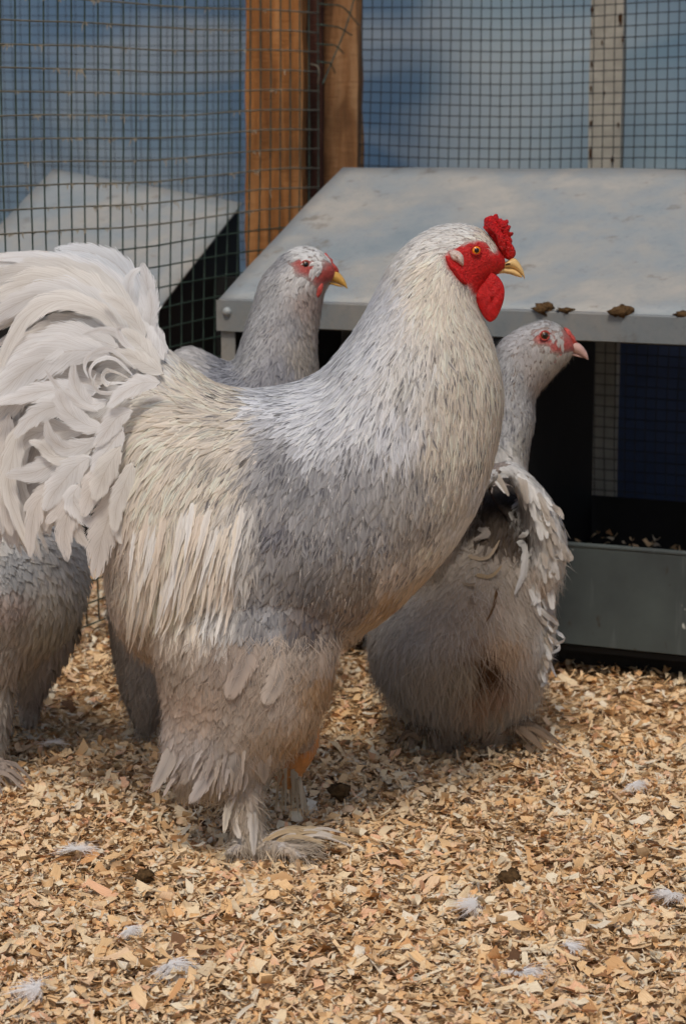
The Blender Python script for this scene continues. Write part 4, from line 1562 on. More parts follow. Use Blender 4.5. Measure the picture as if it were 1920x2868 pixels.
# short dark flecks, in drifts, and pale ones over the wing
pts, nrm = RB.sample(120000, 0.0058, r_region(lambda x, y, p_: (y > 600) & (y < 1420) & (x > 330)))
pr_ = RB.weights(pts) @ RB.prm
n = len(pts)
drift = np.clip(0.55 + 0.9 * noise3(pts, 55, 31), 0, 1.2)
kk = RB.r.random(n) < 1.35 * np.clip(pr_[:, 5] - 0.16, 0, 1) * drift
pts, nrm, pr_ = pts[kk], nrm[kk], pr_[kk]
n = len(pts)
C, Nn, W, tint, rnd = RB.grow(pts + nrm * 0.0016, nrm, 3, 0.14, 0.36, 1.0, 0.5)
W[:] = RB.r.uniform(0.0014, 0.0030, n)
lum = pr_[:, 2:5].mean(1)
pale = (lum < 0.60) & (RB.r.random(n) < 0.55)
g_ = np.where(pale, RB.r.uniform(.62, .85, n), RB.r.uniform(.17, .34, n))
tint[:, :3] = g_[:, None] * np.where(pr_[:, 2:3] > pr_[:, 4:5] * 1.06, np.array((1.06, .97, .88)), np.array((1.0, 1.0, 1.02)))
tint[:, 3] = 0
strip_mesh('flecks', C, Nn, W, tint, M['feather'], rooster, 0.0, 'stuff', np.full(n, .2))
# down on flank, thigh and belly edge
pts, nrm = RB.sample(160000, 0.0026, r_region(lambda x, y, p_: ((y > 1440) & (y < 1800)) | ((x < 330) & (y > 1250) & (y < 1500))))
hairs(RB, pts, nrm, 0.022, 0.00040, None, 'down', rooster, 0.38, 0.6)
pts, nrm = RB.sample(160000, 0.0024, r_region(lambda x, y, p_: (y > 1770) & (y < 2000)))
hairs(RB, pts, nrm, 0.022, 0.00045, (0.82, 0.77, 0.70), 'shank_down', rooster, 0.6, 0.5)
pts, nrm = RB.sample(60000, 0.0075, r_region(lambda x, y, p_: (y < 1420) & (x > 560)))
hairs(RB, pts, nrm, 0.016, 0.00032, (0.90, 0.88, 0.86), 'filoplume', rooster, 0.22, 0.25)

add_body(rb, rooster, (0.78, 0.76, 0.73), [(face_mask, (0.80, 0.13, 0.13), 0.0012), (farshank, (0.76, 0.52, 0.30), 0.002)])

# --- head
HS, HO = 4.612, (1200, 560)


def h(x, y, Y):
    return P(HO[0] + x / HS, HO[1] + y / HS, Y)


comb = ring_blob('comb', [(712, 330), (712, 250), (745, 222), (780, 208), (800, 200), (830, 205), (848, 182), (878, 180), (892, 200), (888, 228), (915, 240), (935, 235), (950, 256), (985, 262), (1000, 250), (1024, 258), (1030, 290), (1018, 318),
                          (1050, 330), (1060, 350), (1045, 385), (1038, 418), (1062, 428), (1080, 416), (1094, 430), (1078, 458), (1056, 478), (1072, 505), (1078, 540), (1066, 565), (1088, 590), (1112, 640), (1122, 690), (1105, 735), (1050, 780), (980, 755), (920, 740), (868, 700), (832, 600), (798, 510), (755, 425), (700, 360)],
                 YR, 0.010, M['comb'], rooster, 1.0, 8, 2, 0.0012, 3, org=HO, scl=HS)
for sgn in (-1, 1):
    ring_blob('comb_ridge', [(740, 330), (760, 290), (830, 300), (880, 340), (915, 380), (950, 430), (975, 480), (965, 500), (1000, 530), (985, 560), (998, 600), (985, 640), (940, 660), (900, 600), (880, 520), (850, 440), (790, 380)],
              YR + sgn * 0.012, 0.006, M['comb'], comb, 1.0, 7, 3, 0.0012, 5 + sgn, org=HO, scl=HS)
wp = [(800, 930), (850, 960), (900, 1000), (945, 1060), (968, 1120), (978, 1190), (972, 1260), (962, 1310), (940, 1380), (915, 1440), (880, 1510), (840, 1555), (790, 1576), (740, 1550), (690, 1480), (640, 1380), (600, 1290), (580, 1220), (640, 1130), (720, 1040)]
ring_blob('wattle', wp, YR - 0.017, 0.0055, M['wattle'], rooster, 1.0, 8, 3, 0.0010, 1, org=HO, scl=HS)
ring_blob('wattle', [(x - 10, y - 15) for x, y in wp], YR + 0.017, 0.0055, M['wattle'], rooster, 1.0, 8, 3, 0.0010, 2, org=HO, scl=HS)
for sgn in (-1, 1):
    ring_blob('ear_lobe', [(262, 680), (300, 655), (350, 650), (400, 670), (440, 720), (452, 780), (445, 850), (410, 840), (360, 800), (310, 780), (280, 740)], YR + sgn * 0.0365, 0.006, M['lobe'], rooster, 1.0, 7, 3, 0.0008, 4, org=HO, scl=HS)
    ring_blob('lappet', [(215, 720), (250, 730), (300, 800), (360, 850), (420, 920), (465, 1000), (495, 1090), (450, 1085), (380, 1040), (310, 960), (255, 880), (225, 800)], YR + sgn * 0.040, 0.006, M['wattle'], rooster, 1.0, 7, 3, 0.0010, 6, org=HO, scl=HS)
# beak
ub = []
for (t_, b_, w) in [((1040, 775), (880, 890), .0100), ((1085, 750), (960, 885), .0098), ((1130, 765), (1060, 880), .0085), ((1175, 820), (1120, 905), .0068), ((1210, 890), (1175, 950), .0048), ((1232, 960), (1212, 985), .0028), ((1238, 1018), (1228, 1016), .0008)]:
    a, b = h(*t_, YR), h(*b_, YR)
    ub.append(((a + b) / 2, (a - b) / 2, np.array((0, w, 0))))
v, f = loft_vf(ub, 20, 4)
beak = pmesh('beak', v, f, M['beak'], rooster)
lb = []
for (t_, b_, w) in [((870, 850), (880, 960), .0090), ((960, 860), (960, 948), .0086), ((1060, 872), (1055, 962), .0070), ((1130, 900), (1120, 985), .0052), ((1185, 950), (1180, 1000), .0028), ((1205, 990), (1203, 1002), .0008)]:
    a, b = h(*t_, YR), h(*b_, YR)
    lb.append(((a + b) / 2, (a - b) / 2, np.array((0, w, 0))))
v, f = loft_vf(lb, 18, 4)
pmesh('lower_beak', v, f, M['beak'], rooster)
for sgn in (-1, 1):
    v, f = tube_vf([h(*q, YR + sgn * 0.0098) for q in ((985, 838), (1020, 828), (1050, 826))], [0.0008, 0.0014, 0.0008], 6)
    pmesh('nostril', v, f, M['rust'], beak)
eyeball(rooster, HO[0] + 610 / HS, HO[1] + 650 / HS, YR - 0.0335, 12.5, M['iris'], M['red'], 0.58)
eyeball(rooster, HO[0] + 610 / HS, HO[1] + 650 / HS, YR + 0.0335, 12.5, M['iris'], M['red'], 0.58, (0.25, 0.97, 0))

# --- tail: every feather an object
TS, TO = 2.295, (0, 680)


def tf(pts_, y0, y1):
    n = len(pts_)
    return [P(TO[0] + x / TS, TO[1] + y / TS, YR + y0 + (y1 - y0) * i / (n - 1)) for i, (x, y) in enumerate(pts_)]


TW, TC, TBl, TBe = (0.97, 0.97, 0.97), (0.96, 0.95, 0.93), (0.95, 0.96, 0.97), (0.94, 0.92, 0.90)
TF = [  # spine, width (zoomed px), y at root and tip, roll root/end, colour
    ([(985, 560), (880, 300), (760, 150), (620, 75), (480, 48), (372, 42)], 120, .05, .06, .3, .7, TBl),
    ([(950, 600), (820, 340), (640, 180), (430, 110), (300, 95)], 130, .045, .05, .2, .6, TBl),
    ([(930, 590), (830, 380), (650, 215), (430, 140), (170, 92), (-60, 100)], 120, .02, .03, .2, .9, TW),
    ([(915, 600), (780, 390), (580, 250), (350, 180), (120, 185), (-60, 230)], 150, .0, .01, .2, .6, TC),
    ([(890, 620), (720, 420), (520, 290), (300, 240), (90, 290), (-60, 350)], 165, -.01, .0, .1, .4, TC),
    ([(850, 640), (680, 450), (480, 340), (260, 330), (60, 420), (-60, 500)], 150, -.015, -.01, .1, .4, TW),
    ([(800, 640), (680, 470), (520, 385), (350, 375), (200, 450), (100, 580), (20, 740), (-20, 860)], 105, -.03, -.04, .5, 1.2, TC),
    ([(790, 660), (620, 560), (450, 520), (300, 560), (150, 640), (0, 760)], 110, .0, .0, .2, .5, TBe),
    ([(780, 680), (600, 622), (420, 620), (240, 680), (90, 790), (-40, 930)], 165, -.03, -.045, .1, .3, TW),
    ([(720, 720), (540, 690), (350, 720), (180, 810), (40, 930), (-60, 1010)], 170, -.035, -.05, .1, .3, TW),
    ([(640, 960), (480, 945), (300, 950), (140, 985), (-60, 1040)], 105, -.045, -.06, .2, .5, TW),
    ([(620, 1040), (470, 1030), (300, 1070), (190, 1140), (105, 1240)], 110, -.05, -.065, .2, .5, TW),
    ([(700, 900), (480, 860), (250, 900), (60, 1050), (-40, 1180)], 150, -.02, -.03, .2, .4, TBe),
    ([(960, 620), (945, 480), (960, 380), (945, 250), (918, 148)], 105, -.01, .0, .1, .7, TW),
    ([(980, 640), (965, 520), (975, 420), (968, 300)], 70, -.02, -.02, .4, .6, TW),
    ([(930, 560), (860, 420), (825, 290), (850, 200), (905, 165)], 62, .01, .01, .8, 1.2, TW),
    ([(940, 620), (850, 470), (760, 380), (650, 330)], 80, -.04, -.045, .3, .6, TC),
    ([(850, 700), (760, 590), (650, 560), (530, 590)], 60, -.05, -.055, .4, .8, TW),
    ([(900, 720), (800, 640), (760, 560), (800, 540)], 48, -.055, -.06, .4, 1.0, TW),
    ([(880, 820), (740, 700), (650, 690), (570, 730), (545, 800), (570, 870)], 44, -.06, -.07, .6, 1.2, TW),
    ([(860, 860), (760, 760), (680, 740), (600, 780), (580, 850), (620, 910)], 32, -.065, -.075, .6, 1.2, TW),
    ([(840, 880), (740, 830), (680, 830), (660, 880), (690, 920), (720, 890)], 26, -.07, -.075, .6, 1.2, TC),
    ([(860, 900), (760, 900), (690, 900), (660, 850), (690, 810), (730, 830)], 24, -.07, -.075, .6, 1.2, TW),
    ([(840, 920), (740, 960), (640, 960), (600, 900), (620, 840)], 30, -.07, -.075, .5, 1.1, TW),
    ([(700, 1010), (600, 1040), (520, 990), (480, 900), (470, 780)], 84, -.065, -.075, .3, .5, TW),
    ([(640, 1090), (520, 1040), (420, 970), (350, 900), (292, 815)], 58, -.07, -.08, .4, .6, TW),
    ([(680, 1200), (560, 1170), (450, 1100), (400, 1030), (378, 955)], 100, -.07, -.08, .2, .5, TW),
    ([(640, 1260), (540, 1300), (420, 1320), (330, 1250), (300, 1150)], 84, -.07, -.08, .3, .6, TW),
    ([(600, 1320), (480, 1370), (350, 1370), (270, 1300), (200, 1280)], 80, -.07, -.08, .4, .8, TC),
    ([(600, 1340), (470, 1390), (340, 1430), (200, 1480), (60, 1490)], 130, -.065, -.075, .2, .4, TW),
    ([(560, 1200), (400, 1210), (250, 1220), (130, 1290), (95, 1410)], 110, -.04, -.05, .2, .5, TBe),
    ([(220, 1120), (120, 1230), (80, 1380), (55, 1560), (100, 1740), (200, 2000)], 95, -.05, -.07, .5, .9, TC),
    ([(60, 1080), (30, 1300), (10, 1500), (40, 1700), (70, 1860)], 130, -.03, -.05, .3, .5, TBe),
    ([(590, 1370), (500, 1430), (420, 1520), (340, 1620), (300, 1700)], 130, -.075, -.08, .1, .4, TW),
    ([(470, 1470), (330, 1580), (240, 1680), (205, 1830), (195, 2005)], 105, -.07, -.08, .2, .5, TBe),
    ([(430, 1500), (350, 1620), (300, 1720), (292, 1840)], 90, -.06, -.07, .2, .5, TBe),
    ([(600, 1480), (500, 1600), (440, 1740), (415, 1880), (430, 2025)], 120, -.075, -.085, .1, .4, TBe),
    ([(520, 1540), (470, 1640), (520, 1740), (584, 1812)], 95, -.08, -.085, .3, .6, TW),
    ([(620, 1420), (560, 1540), (420, 1680), (310, 1790)], 120, -.07, -.08, .2, .4, TBe),
    ([(460, 1800), (400, 1880), (365, 1920)], 60, -.075, -.08, .2, .6, TBe),
    ([(470, 1760), (500, 1860), (560, 1950)], 66, -.075, -.08, .2, .6, TBe),
    ([(760, 1560), (700, 1760), (650, 1920), (615, 2130)], 165, -.085, -.09, .1, .3, TBe),
    ([(740, 1380), (650, 1500), (580, 1620), (540, 1740)], 120, -.09, -.095, .1, .4, TBe),
    ([(780, 1300), (700, 1430), (640, 1560), (620, 1640)], 110, -.095, -.1, .1, .4, TC),
    ([(800, 1180), (720, 1290), (650, 1380), (600, 1460)], 110, -.09, -.095, .1, .4, TW),
    ([(860, 1080), (760, 1120), (680, 1220), (620, 1300)], 100, -.09, -.095, .1, .4, TW),
    ([(1040, 900), (920, 900), (800, 960), (700, 1050)], 90, -.09, -.10, .1, .3, TW),
    ([(800, 1650), (760, 1800), (790, 1930)], 80, -.09, -.095, .1, .3, TC),
    ([(1060, 760), (980, 650), (920, 560), (860, 480)], 95, -.045, -.03, .1, .3, TW),
    ([(1040, 800), (940, 700), (860, 620), (780, 560)], 95, -.055, -.045, .1, .3, TC),
    ([(1080, 730), (1010, 620), (965, 520), (940, 430)], 80, -.02, -.015, .1, .3, TW),
    ([(1060, 850), (940, 780), (840, 730), (740, 700)], 85, -.065, -.055, .1, .3, TC),
    ([(360, 1180), (240, 1240), (120, 1330), (20, 1440), (-40, 1520)], 170, -.005, .0, .1, .2, TBe),
    ([(400, 1260), (280, 1350), (170, 1460), (90, 1600)], 170, -.005, .0, .1, .2, TBe),
    ([(420, 1400), (320, 1500), (220, 1640), (160, 1780)], 160, -.005, .0, .1, .2, TBe),
    ([(180, 1060), (90, 1150), (10, 1270), (-40, 1400)], 160, .005, .0, .1, .2, TBe),
    ([(860, 1400), (800, 1560), (750, 1700), (740, 1850)], 95, -.098, -.1, .1, .3, TC),
]
for i, (sp_, w, y0, y1, r0, r1, cl) in enumerate(TF):
    big_feather('tail_feather', tf(sp_, y0, y1), w * (1.5 if w > 60 else 1.0) / TS * 0.5 * YR / FPX, rooster, cl, M['sickle'], 0.3 * r0 * (1 if i % 2 else -1), 0.4 * r1 * (1 if i % 2 else -1), i + 1, 0.22 if w > 60 else 0.15, 6, 0.05, 0.25)
for i in range(26):
    x0, y0_ = 900 - 4 * i, 640 + 26 * i
    A = [(x0, y0_), (x0 - 160, y0_ + 10 + (i % 5) * 12), (x0 - 320, y0_ + 60 + (i % 7) * 20), (x0 - 460, y0_ + 170 + (i % 4) * 25)]
    big_feather('tail_feather', tf(A, -.02 + .002 * (i % 6), .0 + .004 * (i % 5)), 150 / TS * 0.5 * YR / FPX, rooster, [TW, TC, TBe][i % 3], M['sickle'], 0.15 * (-1) ** i, 0.3 * (-1) ** i, 340 + i, 0.4, 5, 0.1, 0.2)
# inner tail feathers that fill the fan behind the ones in front
fr_ = np.random.default_rng(77)
for i in range(130):
    j = int(fr_.choice([2, 3, 4, 5, 7, 8, 9, 10, 12, 30, 31, 32, 35, 38]))
    sp_, w, y0, y1, r0, r1, cl = TF[j]
    A = np.array(sp_, float)
    A = A + fr_.normal(0, 30, 2) + np.linspace(0, 1, len(A))[:, None] * fr_.normal(0, 45, 2)
    if j in (2, 3, 4):
        A[:, 1] = np.maximum(A[:, 1], np.array(sp_)[:, 1] + 6)
    big_feather('tail_feather', tf(A.tolist(), y0 + fr_.uniform(.015, .06), y1 + fr_.uniform(.02, .08)), w * fr_.uniform(.9, 1.5) / TS * 0.5 * YR / FPX, rooster,
                random.choice([TW, TW, TC, TBe]), M['sickle'], fr_.normal(0, .2), fr_.normal(0, .35), 200 + i, 0.3, 4, 0.10, 0.2)

# --- long saddle hackles hanging over the flank, singly visible
sr = np.random.default_rng(61)
for i in range(96):
    t_ = sr.random()
    x0 = 318 + 250 * t_ + sr.normal(0, 6)
    y0_ = sr.uniform(1130, 1300)
    lean = -0.10 - 0.14 * t_ + sr.normal(0, .04)
    L_ = sr.uniform(120, 185)
    if y0_ + L_ > 1478:
        L_ = 1478 - y0_ - sr.uniform(0, 25)
    pix = [((x0 + lean * L_ * k_ / 4 + 3 * math.sin(k_ + i)) * DK, (y0_ + L_ * k_ / 4) * DK) for k_ in range(5)]
    surf_feather(RB, 'saddle_feather', pix, YR - 0.25, sr.uniform(5.5, 9) * DK * YR / FPX, rooster,
                 [WH, CR, CR, (0.95, 0.93, 0.90), (0.93, 0.88, 0.82)][i % 5], M['feather'], sr.normal(0, .15), 460 + i, 0.0, sr.uniform(.012, .022), sr.uniform(0, .35), 0.12, 0.2, 0.5)
# --- large loose feathers on the thigh, each on its own
for i, (sp_, w, cl) in enumerate([
        ([(690, 1440), (660, 1500), (630, 1560), (608, 1598)], 72, (0.82, 0.77, 0.72)), ([(600, 1400), (575, 1470), (550, 1530), (525, 1585)], 76, (0.76, 0.70, 0.65)),
        ([(440, 1700), (420, 1770), (370, 1820)], 58, (0.74, 0.70, 0.66)), ([(500, 1690), (480, 1760), (440, 1820)], 58, (0.74, 0.70, 0.67)), ([(560, 1680), (540, 1740), (510, 1790)], 54, (0.74, 0.71, 0.68)),
        ([(610, 1690), (600, 1740), (590, 1775)], 46, (0.78, 0.74, 0.70)), ([(400, 1690), (385, 1750), (365, 1800)], 52, (0.72, 0.68, 0.64)),
        ([(550, 1780), (540, 1860), (548, 1930)], 40, (0.86, 0.82, 0.77)), ([(575, 1790), (575, 1870), (570, 1945)], 40, (0.86, 0.83, 0.79)), ([(540, 1800), (520, 1850), (512, 1890)], 26, (0.84, 0.80, 0.73)),
        ([(600, 1880), (620, 1930), (640, 1960)], 36, (0.80, 0.76, 0.72))]):
    cl = tuple(v_ * 1.02 for v_ in cl)
    yy = YN - 0.10 if sp_[0][1] < 1775 else YN - 0.05
    if sp_[0][1] < 1400:
        yy = YR - 0.16
    surf_feather(RB, 'leg_feather', [(x * DK, y * DK) for x, y in sp_], yy, w * 0.85 * DK * 0.5 * YN / FPX, rooster, cl, M['feather'], 0.12 * (-1) ** i, 400 + i, 0.75 if sp_[0][1] < 1620 else 0.25, 0.010 if sp_[0][1] < 1620 else 0.014, 0.4)
for i in range(40):
    x0 = random.uniform(380, 570)
    y0_ = random.uniform(1690, 1760)
    L_ = random.uniform(50, 85)
    lean = -0.55 + (x0 - 385) / 400
    surf_feather(RB, 'leg_feather', [((x0 + lean * L_ * k_ / 3) * DK, (y0_ + L_ * k_ / 3) * DK) for k_ in range(4)], YN - 0.1, random.uniform(10, 18) * DK * 0.5 * YN / FPX, rooster,
                 random.choice([(0.78, 0.74, 0.71), (0.74, 0.69, 0.65), (0.80, 0.75, 0.70)]), M['feather'], random.gauss(0, .2), 430 + i, 0.15, 0.016, 0.15, 0.1, 0.3)
# foot feathers fanned over the litter
ff = np.random.default_rng(5)
for i in range(44):
    a = ff.uniform(-0.6, 0.12)
    L = ff.uniform(0.04, 0.085)
    s_ = P(ff.uniform(590, 650) * DK, ff.uniform(1925, 1960) * DK, YN - ff.uniform(0, .02))
    d_ = np.array((math.cos(a), -math.sin(a) * 0.8, 0))
    p1 = s_ + d_ * L * 0.5 + EZ * (0.012 - (s_[2] - 0.02) * 0.4)
    p2 = s_ * np.array((1, 1, 0)) + d_ * L + EZ * ff.uniform(0.008, 0.022)
    big_feather('foot_feather', [s_, p1, p2], ff.uniform(0.0018, 0.0042), rooster, random.choice([(0.80, 0.74, 0.64), (0.76, 0.67, 0.54), (0.84, 0.80, 0.75)]), M['feather'], ff.normal(0, .5) + 0.8, ff.normal(0, .5) + 0.9, 500 + i, 0.2, 5, 0.2, 0.1, 0.3)
# far shank: orange and scaly, with a feathered foot behind
sh = catmull([P(705 * DK, 1640 * DK, YF), P(704 * DK, 1700 * DK, YF), P(680 * DK, 1745 * DK, YF + .005), P(650 * DK, 1790 * DK, YF + .01)], 8)
v, f = tube_vf(sh, 0.0125 + 0.0012 * np.abs(np.sin(np.arange(len(sh)) * 1.4)), 14)
pmesh('far_shank', v, f, M['leg'], rooster)
for i in range(14):
    a = ff.uniform(-0.4, 0.7)
    s_ = P(ff.uniform(640, 680) * DK, ff.uniform(1765, 1795) * DK, YF)
    L = ff.uniform(0.03, 0.06)
    d_ = np.array((ff.uniform(-.8, 1.0), ff.uniform(-.6, .1), 0)) * L
    big_feather('foot_feather', [s_, s_ + d_ * 0.5 + EZ * 0.004, s_ * np.array((1, 1, 0)) + d_ + EZ * 0.012], ff.uniform(0.002, 0.004), rooster, random.choice([(0.80, 0.74, 0.64), (0.76, 0.67, 0.54)]), M['feather'], ff.normal(0, .5), ff.normal(0, .5), 550 + i, 0.2, 4, 0.2, 0.1, 0.3)


# ================================================================== HENS
HENW, HENG, HEND = (0.92, 0.91, 0.90), (0.80, 0.80, 0.80), (0.50, 0.46, 0.42)


def hen_head(root, org, scl, Y, eye, er, beak_u, beak_l, w, comb_poly, wattle_poly, matb, half=0.026):
    ub_ = []
    for (t_, b_, ww) in beak_u:
        a, b = P(org[0] + t_[0] / scl, org[1] + t_[1] / scl, Y), P(org[0] + b_[0] / scl, org[1] + b_[1] / scl, Y)
        ub_.append(((a + b) / 2, (a - b) / 2, np.array((0, ww, 0))))
    v_, f_ = loft_vf(ub_, 16, 4)
    pmesh('beak', v_, f_, matb, root)
    lb_ = []
    for (t_, b_, ww) in beak_l:
        a, b = P(org[0] + t_[0] / scl, org[1] + t_[1] / scl, Y), P(org[0] + b_[0] / scl, org[1] + b_[1] / scl, Y)
        lb_.append(((a + b) / 2, (a - b) / 2, np.array((0, ww, 0))))
    v_, f_ = loft_vf(lb_, 16, 4)
    pmesh('lower_beak', v_, f_, matb, root)
    for sg in (-1, 1):
        eyeball(root, org[0] + eye[0] / scl, org[1] + eye[1] / scl, Y + sg * half, er / scl, M['iris_dark'], M['henred'], 0.62, (0.2, sg * 0.97, 0))
    ring_blob('comb', comb_poly, Y, 0.008, M['henred'], root, 1.0, 7, 3, 0.0010, 9, org=org, scl=scl)
    for sg in (-1, 1):
        ring_blob('wattle', wattle_poly, Y + sg * half * 0.72, 0.005, M['henred'], root, 1.0, 6, 3, 0.0006, 8, org=org, scl=scl)


def plume(bird, root, keep, cell, n=60000, jit=0.2, Lk=1.0, Wk=1.0, name='body_plumage', amp=0.5, stain=None, droop=0.12, risek=1.0, conform=1.0):
    pts_, nrm_ = bird.sample(n, cell, keep)
    C_, N_, W_, t_, r_ = bird.grow(pts_, nrm_, 3, jit, Lk, Wk, risek, conform=conform)
    t_[:, 3] = np.clip(1.5 * t_[:, 3] * (1 + amp * noise3(pts_, 70, 4)), 0, 1)
    t_[:, :3] *= (1 + 0.08 * noise3(pts_, 100, 5))[:, None]
    if stain is not None:
        stain(pts_, t_)
    return strip_mesh(name, C_, N_, W_, t_, M['feather'], root, droop, 'stuff', r_, tilt=0.5)


# ---- hen behind the rooster, head up to the left
Y2 = 3.12
hen2 = empty('hen', (P(650, 1900, Y2)[0], Y2, 0))
tag(hen2, 'pale grey hen with yellow beak looking right over the rooster\'s back', 'hen', 'hens')
S2 = [((470, 1010), (440, 1250), .05), ((520, 972), (430, 1560), .12), ((600, 1000), (600, 1720), .15), ((650, 1020), (800, 1680), .15), ((672, 965), (905, 1350), .11), ((690, 905), (893, 1060), .075),
      ((712, 842), (886, 950), .056), ((728, 785), (895, 895), .047), ((762, 742), (903, 838), .043), ((812, 698), (912, 806), .038), ((868, 690), (922, 796), .033), ((915, 716), (932, 785), .024), ((938, 748), (942, 772), .012)]
legs2 = [loft_vf([hor_st(y, a, b, d, yy, 1.0) for y, a, b, d in [(1580, a0, a0 + 230, .06), (1720, a0 + 10, a0 + 215, .06), (1850, a0 + 25, a0 + 190, .05), (1960, a0 + 55, a0 + 160, .035), (2020, a0 + 80, a0 + 135, .02), (2050, a0 + 85, a0 + 130, .012)]])
         for a0, yy in ((300, Y2 - 0.06), (480, Y2 + 0.07))]
b2 = union_mesh('body', [loft_vf([side_st(U, L, w, Y2) for U, L, w in S2])] + legs2, 0.0065, 5)
O2, K2 = (600, 650), 3.733


def poly2(o, k, pl):
    return [(o[0] + x / k, o[1] + y / k) for x, y in pl]


f2 = poly2(O2, K2, [(815, 325), (850, 290), (950, 275), (1035, 325), (1070, 420), (1150, 400), (1160, 300), (1300, 380), (1300, 480), (1180, 520), (1130, 545), (1110, 600), (1050, 530), (980, 460), (900, 440), (850, 395)])


def fm2(c):
    x, y = to_px(c)
    return (in_poly(x, y, f2) | (x > 935)) & (c[:, 1] > Y2 - 0.06) & (y < 860) & (np.abs(c[:, 1] - Y2) < .06)


G2 = [(900, 690, -.9, .0, .012, .003, (0.95, .95, .94), .05, .004, .5), (850, 690, -1, .2, .014, .003, (0.93, .93, .92), .1, .004, .5), (800, 715, -.8, .6, .016, .0034, (0.74, .74, .75), .3, .004, .5), (760, 770, -.5, .85, .018, .0036, HENG, .5, .004, .5),
      (830, 760, -.4, .9, .016, .0034, HENW, .2, .004, .5), (870, 830, .1, 1, .016, .0034, (0.78, .72, .69), .2, .005, .5), (890, 900, .2, 1, .020, .0036, (0.80, .76, .72), .15, .006, .4), (740, 840, -.3, .95, .022, .0040, HENG, .7, .004, .4),
      (800, 880, -.15, 1, .022, .0040, (0.72, .71, .71), .55, .004, .4), (860, 970, 0, 1, .024, .0044, (0.76, .73, .69), .4, .004, .4), (700, 950, -.3, .95, .024, .0044, HENG, .7, .004, .4), (780, 1010, -.15, 1, .024, .0046, (0.66, .66, .68), .6, .004, .4),
      (660, 1040, -.4, .9, .026, .005, (0.66, .67, .70), .6, .005, .4), (560, 1000, -.9, .5, .03, .007, (0.80, .79, .78), .1, .008, .8), (500, 1050, -.7, .7, .03, .007, (0.78, .77, .76), .1, .010, .8), (600, 1400, -.2, 1, .03, .007, HENG, .3, .006, .6),
      (400, 1750, -.2, 1, .034, .007, (0.75, 0.72, 0.69), .1, .010, .5), (400, 1900, -.25, 1, .034, .006, (0.73, 0.69, 0.65), .1, .010, .4), (340, 1850, -.4, .9, .036, .006, (0.75, 0.72, 0.69), .1, .012, .4), (580, 1900, -.1, 1, .034, .006, (0.73, 0.69, 0.65), .1, .010, .4)]
H2 = Bird(b2, G2, Y2, 1.0, 5, 2.4)
plume(H2, hen2, lambda p_, n_: ~fm2(p_) & ((to_px(p_)[1] < 1150) | (to_px(p_)[0] < 520) | (H2.r.random(len(p_)) < .12)), 0.0047)
pts, nrm = H2.sample(40000, 0.0032, lambda p_, n_: ~fm2(p_) & (to_px(p_)[1] < 900))
hairs(H2, pts, nrm, 0.010, 0.00045, None, 'head_down', hen2, 0.35, 0.4)
pts, nrm = H2.sample(40000, 0.006, lambda p_, n_: (to_px(p_)[1] > 1600))
hairs(H2, pts, nrm, 0.026, 0.0006, None, 'down', hen2, 0.6, 0.5)
add_body(b2, hen2, (0.66, 0.64, 0.62), [(fm2, (0.74, 0.34, 0.31), 0.0035)])
hen_head(hen2, O2, K2, Y2, (955, 342), 42,
         [((1270, 400), (1110, 500), .0095), ((1310, 430), (1200, 510), .009), ((1350, 480), (1270, 530), .0065), ((1378, 535), (1335, 560), .004), ((1392, 592), (1382, 590), .001)],
         [((1120, 500), (1120, 545), .008), ((1220, 515), (1220, 550), .0065), ((1300, 545), (1300, 570), .004), ((1345, 570), (1343, 576), .001)],
         0.01, [(1150, 225), (1165, 215), (1200, 260), (1235, 290), (1240, 320), (1285, 370), (1300, 420), (1250, 450), (1195, 430), (1180, 370), (1165, 300)],
         [(1125, 530), (1140, 560), (1120, 640), (1070, 700), (1000, 745), (955, 740), (985, 660), (1040, 590)], M['beak_yellow'], 0.0335)

# ---- hen seen from behind on the right, head turned right
Y3 = 3.04
hen3 = empty('hen', (P(1300, 2060, Y3)[0], Y3, 0))
tag(hen3, 'dirty grey hen seen from behind beside the nest box, head turned right', 'hen', 'hens')
YH3 = Y3 + 0.16
st3 = [hor_st(y, a, b, d, Y3 + dy) for y, a, b, d, dy in
       [(1345, 1330, 1455, .03, .03), (1400, 1240, 1520, .07, .03), (1480, 1180, 1560, .10, .03), (1570, 1130, 1560, .125, .02), (1660, 1075, 1545, .14, .01), (1750, 1040, 1545, .145, 0), (1820, 1035, 1535, .14, 0), (1890, 1050, 1515, .125, 0), (1950, 1100, 1478, .10, 0), (1990, 1160, 1435, .06, 0)]]
p3 = [loft_vf(st3)]
# flank lobe on the right and left of the dark hollow under the tail
p3.append(loft_vf([hor_st(y, a, b, d, Y3 - dy) for y, a, b, d, dy in [(1290, 1412, 1436, .012, .05), (1330, 1425, 1480, .03, .065), (1400, 1455, 1540, .045, .06), (1480, 1465, 1575, .055, .05), (1550, 1455, 1582, .055, .045), (1620, 1450, 1562, .045, .045), (1660, 1470, 1530, .02, .045)]]))
p3.append(loft_vf([hor_st(y, a, b, d, Y3 - dy) for y, a, b, d, dy in [(1290, 1398, 1420, .012, .05), (1330, 1330, 1395, .03, .065), (1400, 1240, 1330, .045, .06), (1480, 1190, 1300, .055, .05), (1550, 1160, 1280, .055, .045), (1620, 1160, 1260, .04, .045)]]))
# thighs and feet
for a0, a1 in ((1165, 1315), (1310, 1450)):
    c_ = (a0 + a1) / 2
    p3.append(loft_vf([hor_st(y, c_ - w, c_ + w, d, Y3 - .02) for y, w, d in [(1880, 85, .06), (1950, 78, .06), (2000, 62, .05), (2040, 38, .035), (2075, 26, .02), (2100, 22, .012)]]))
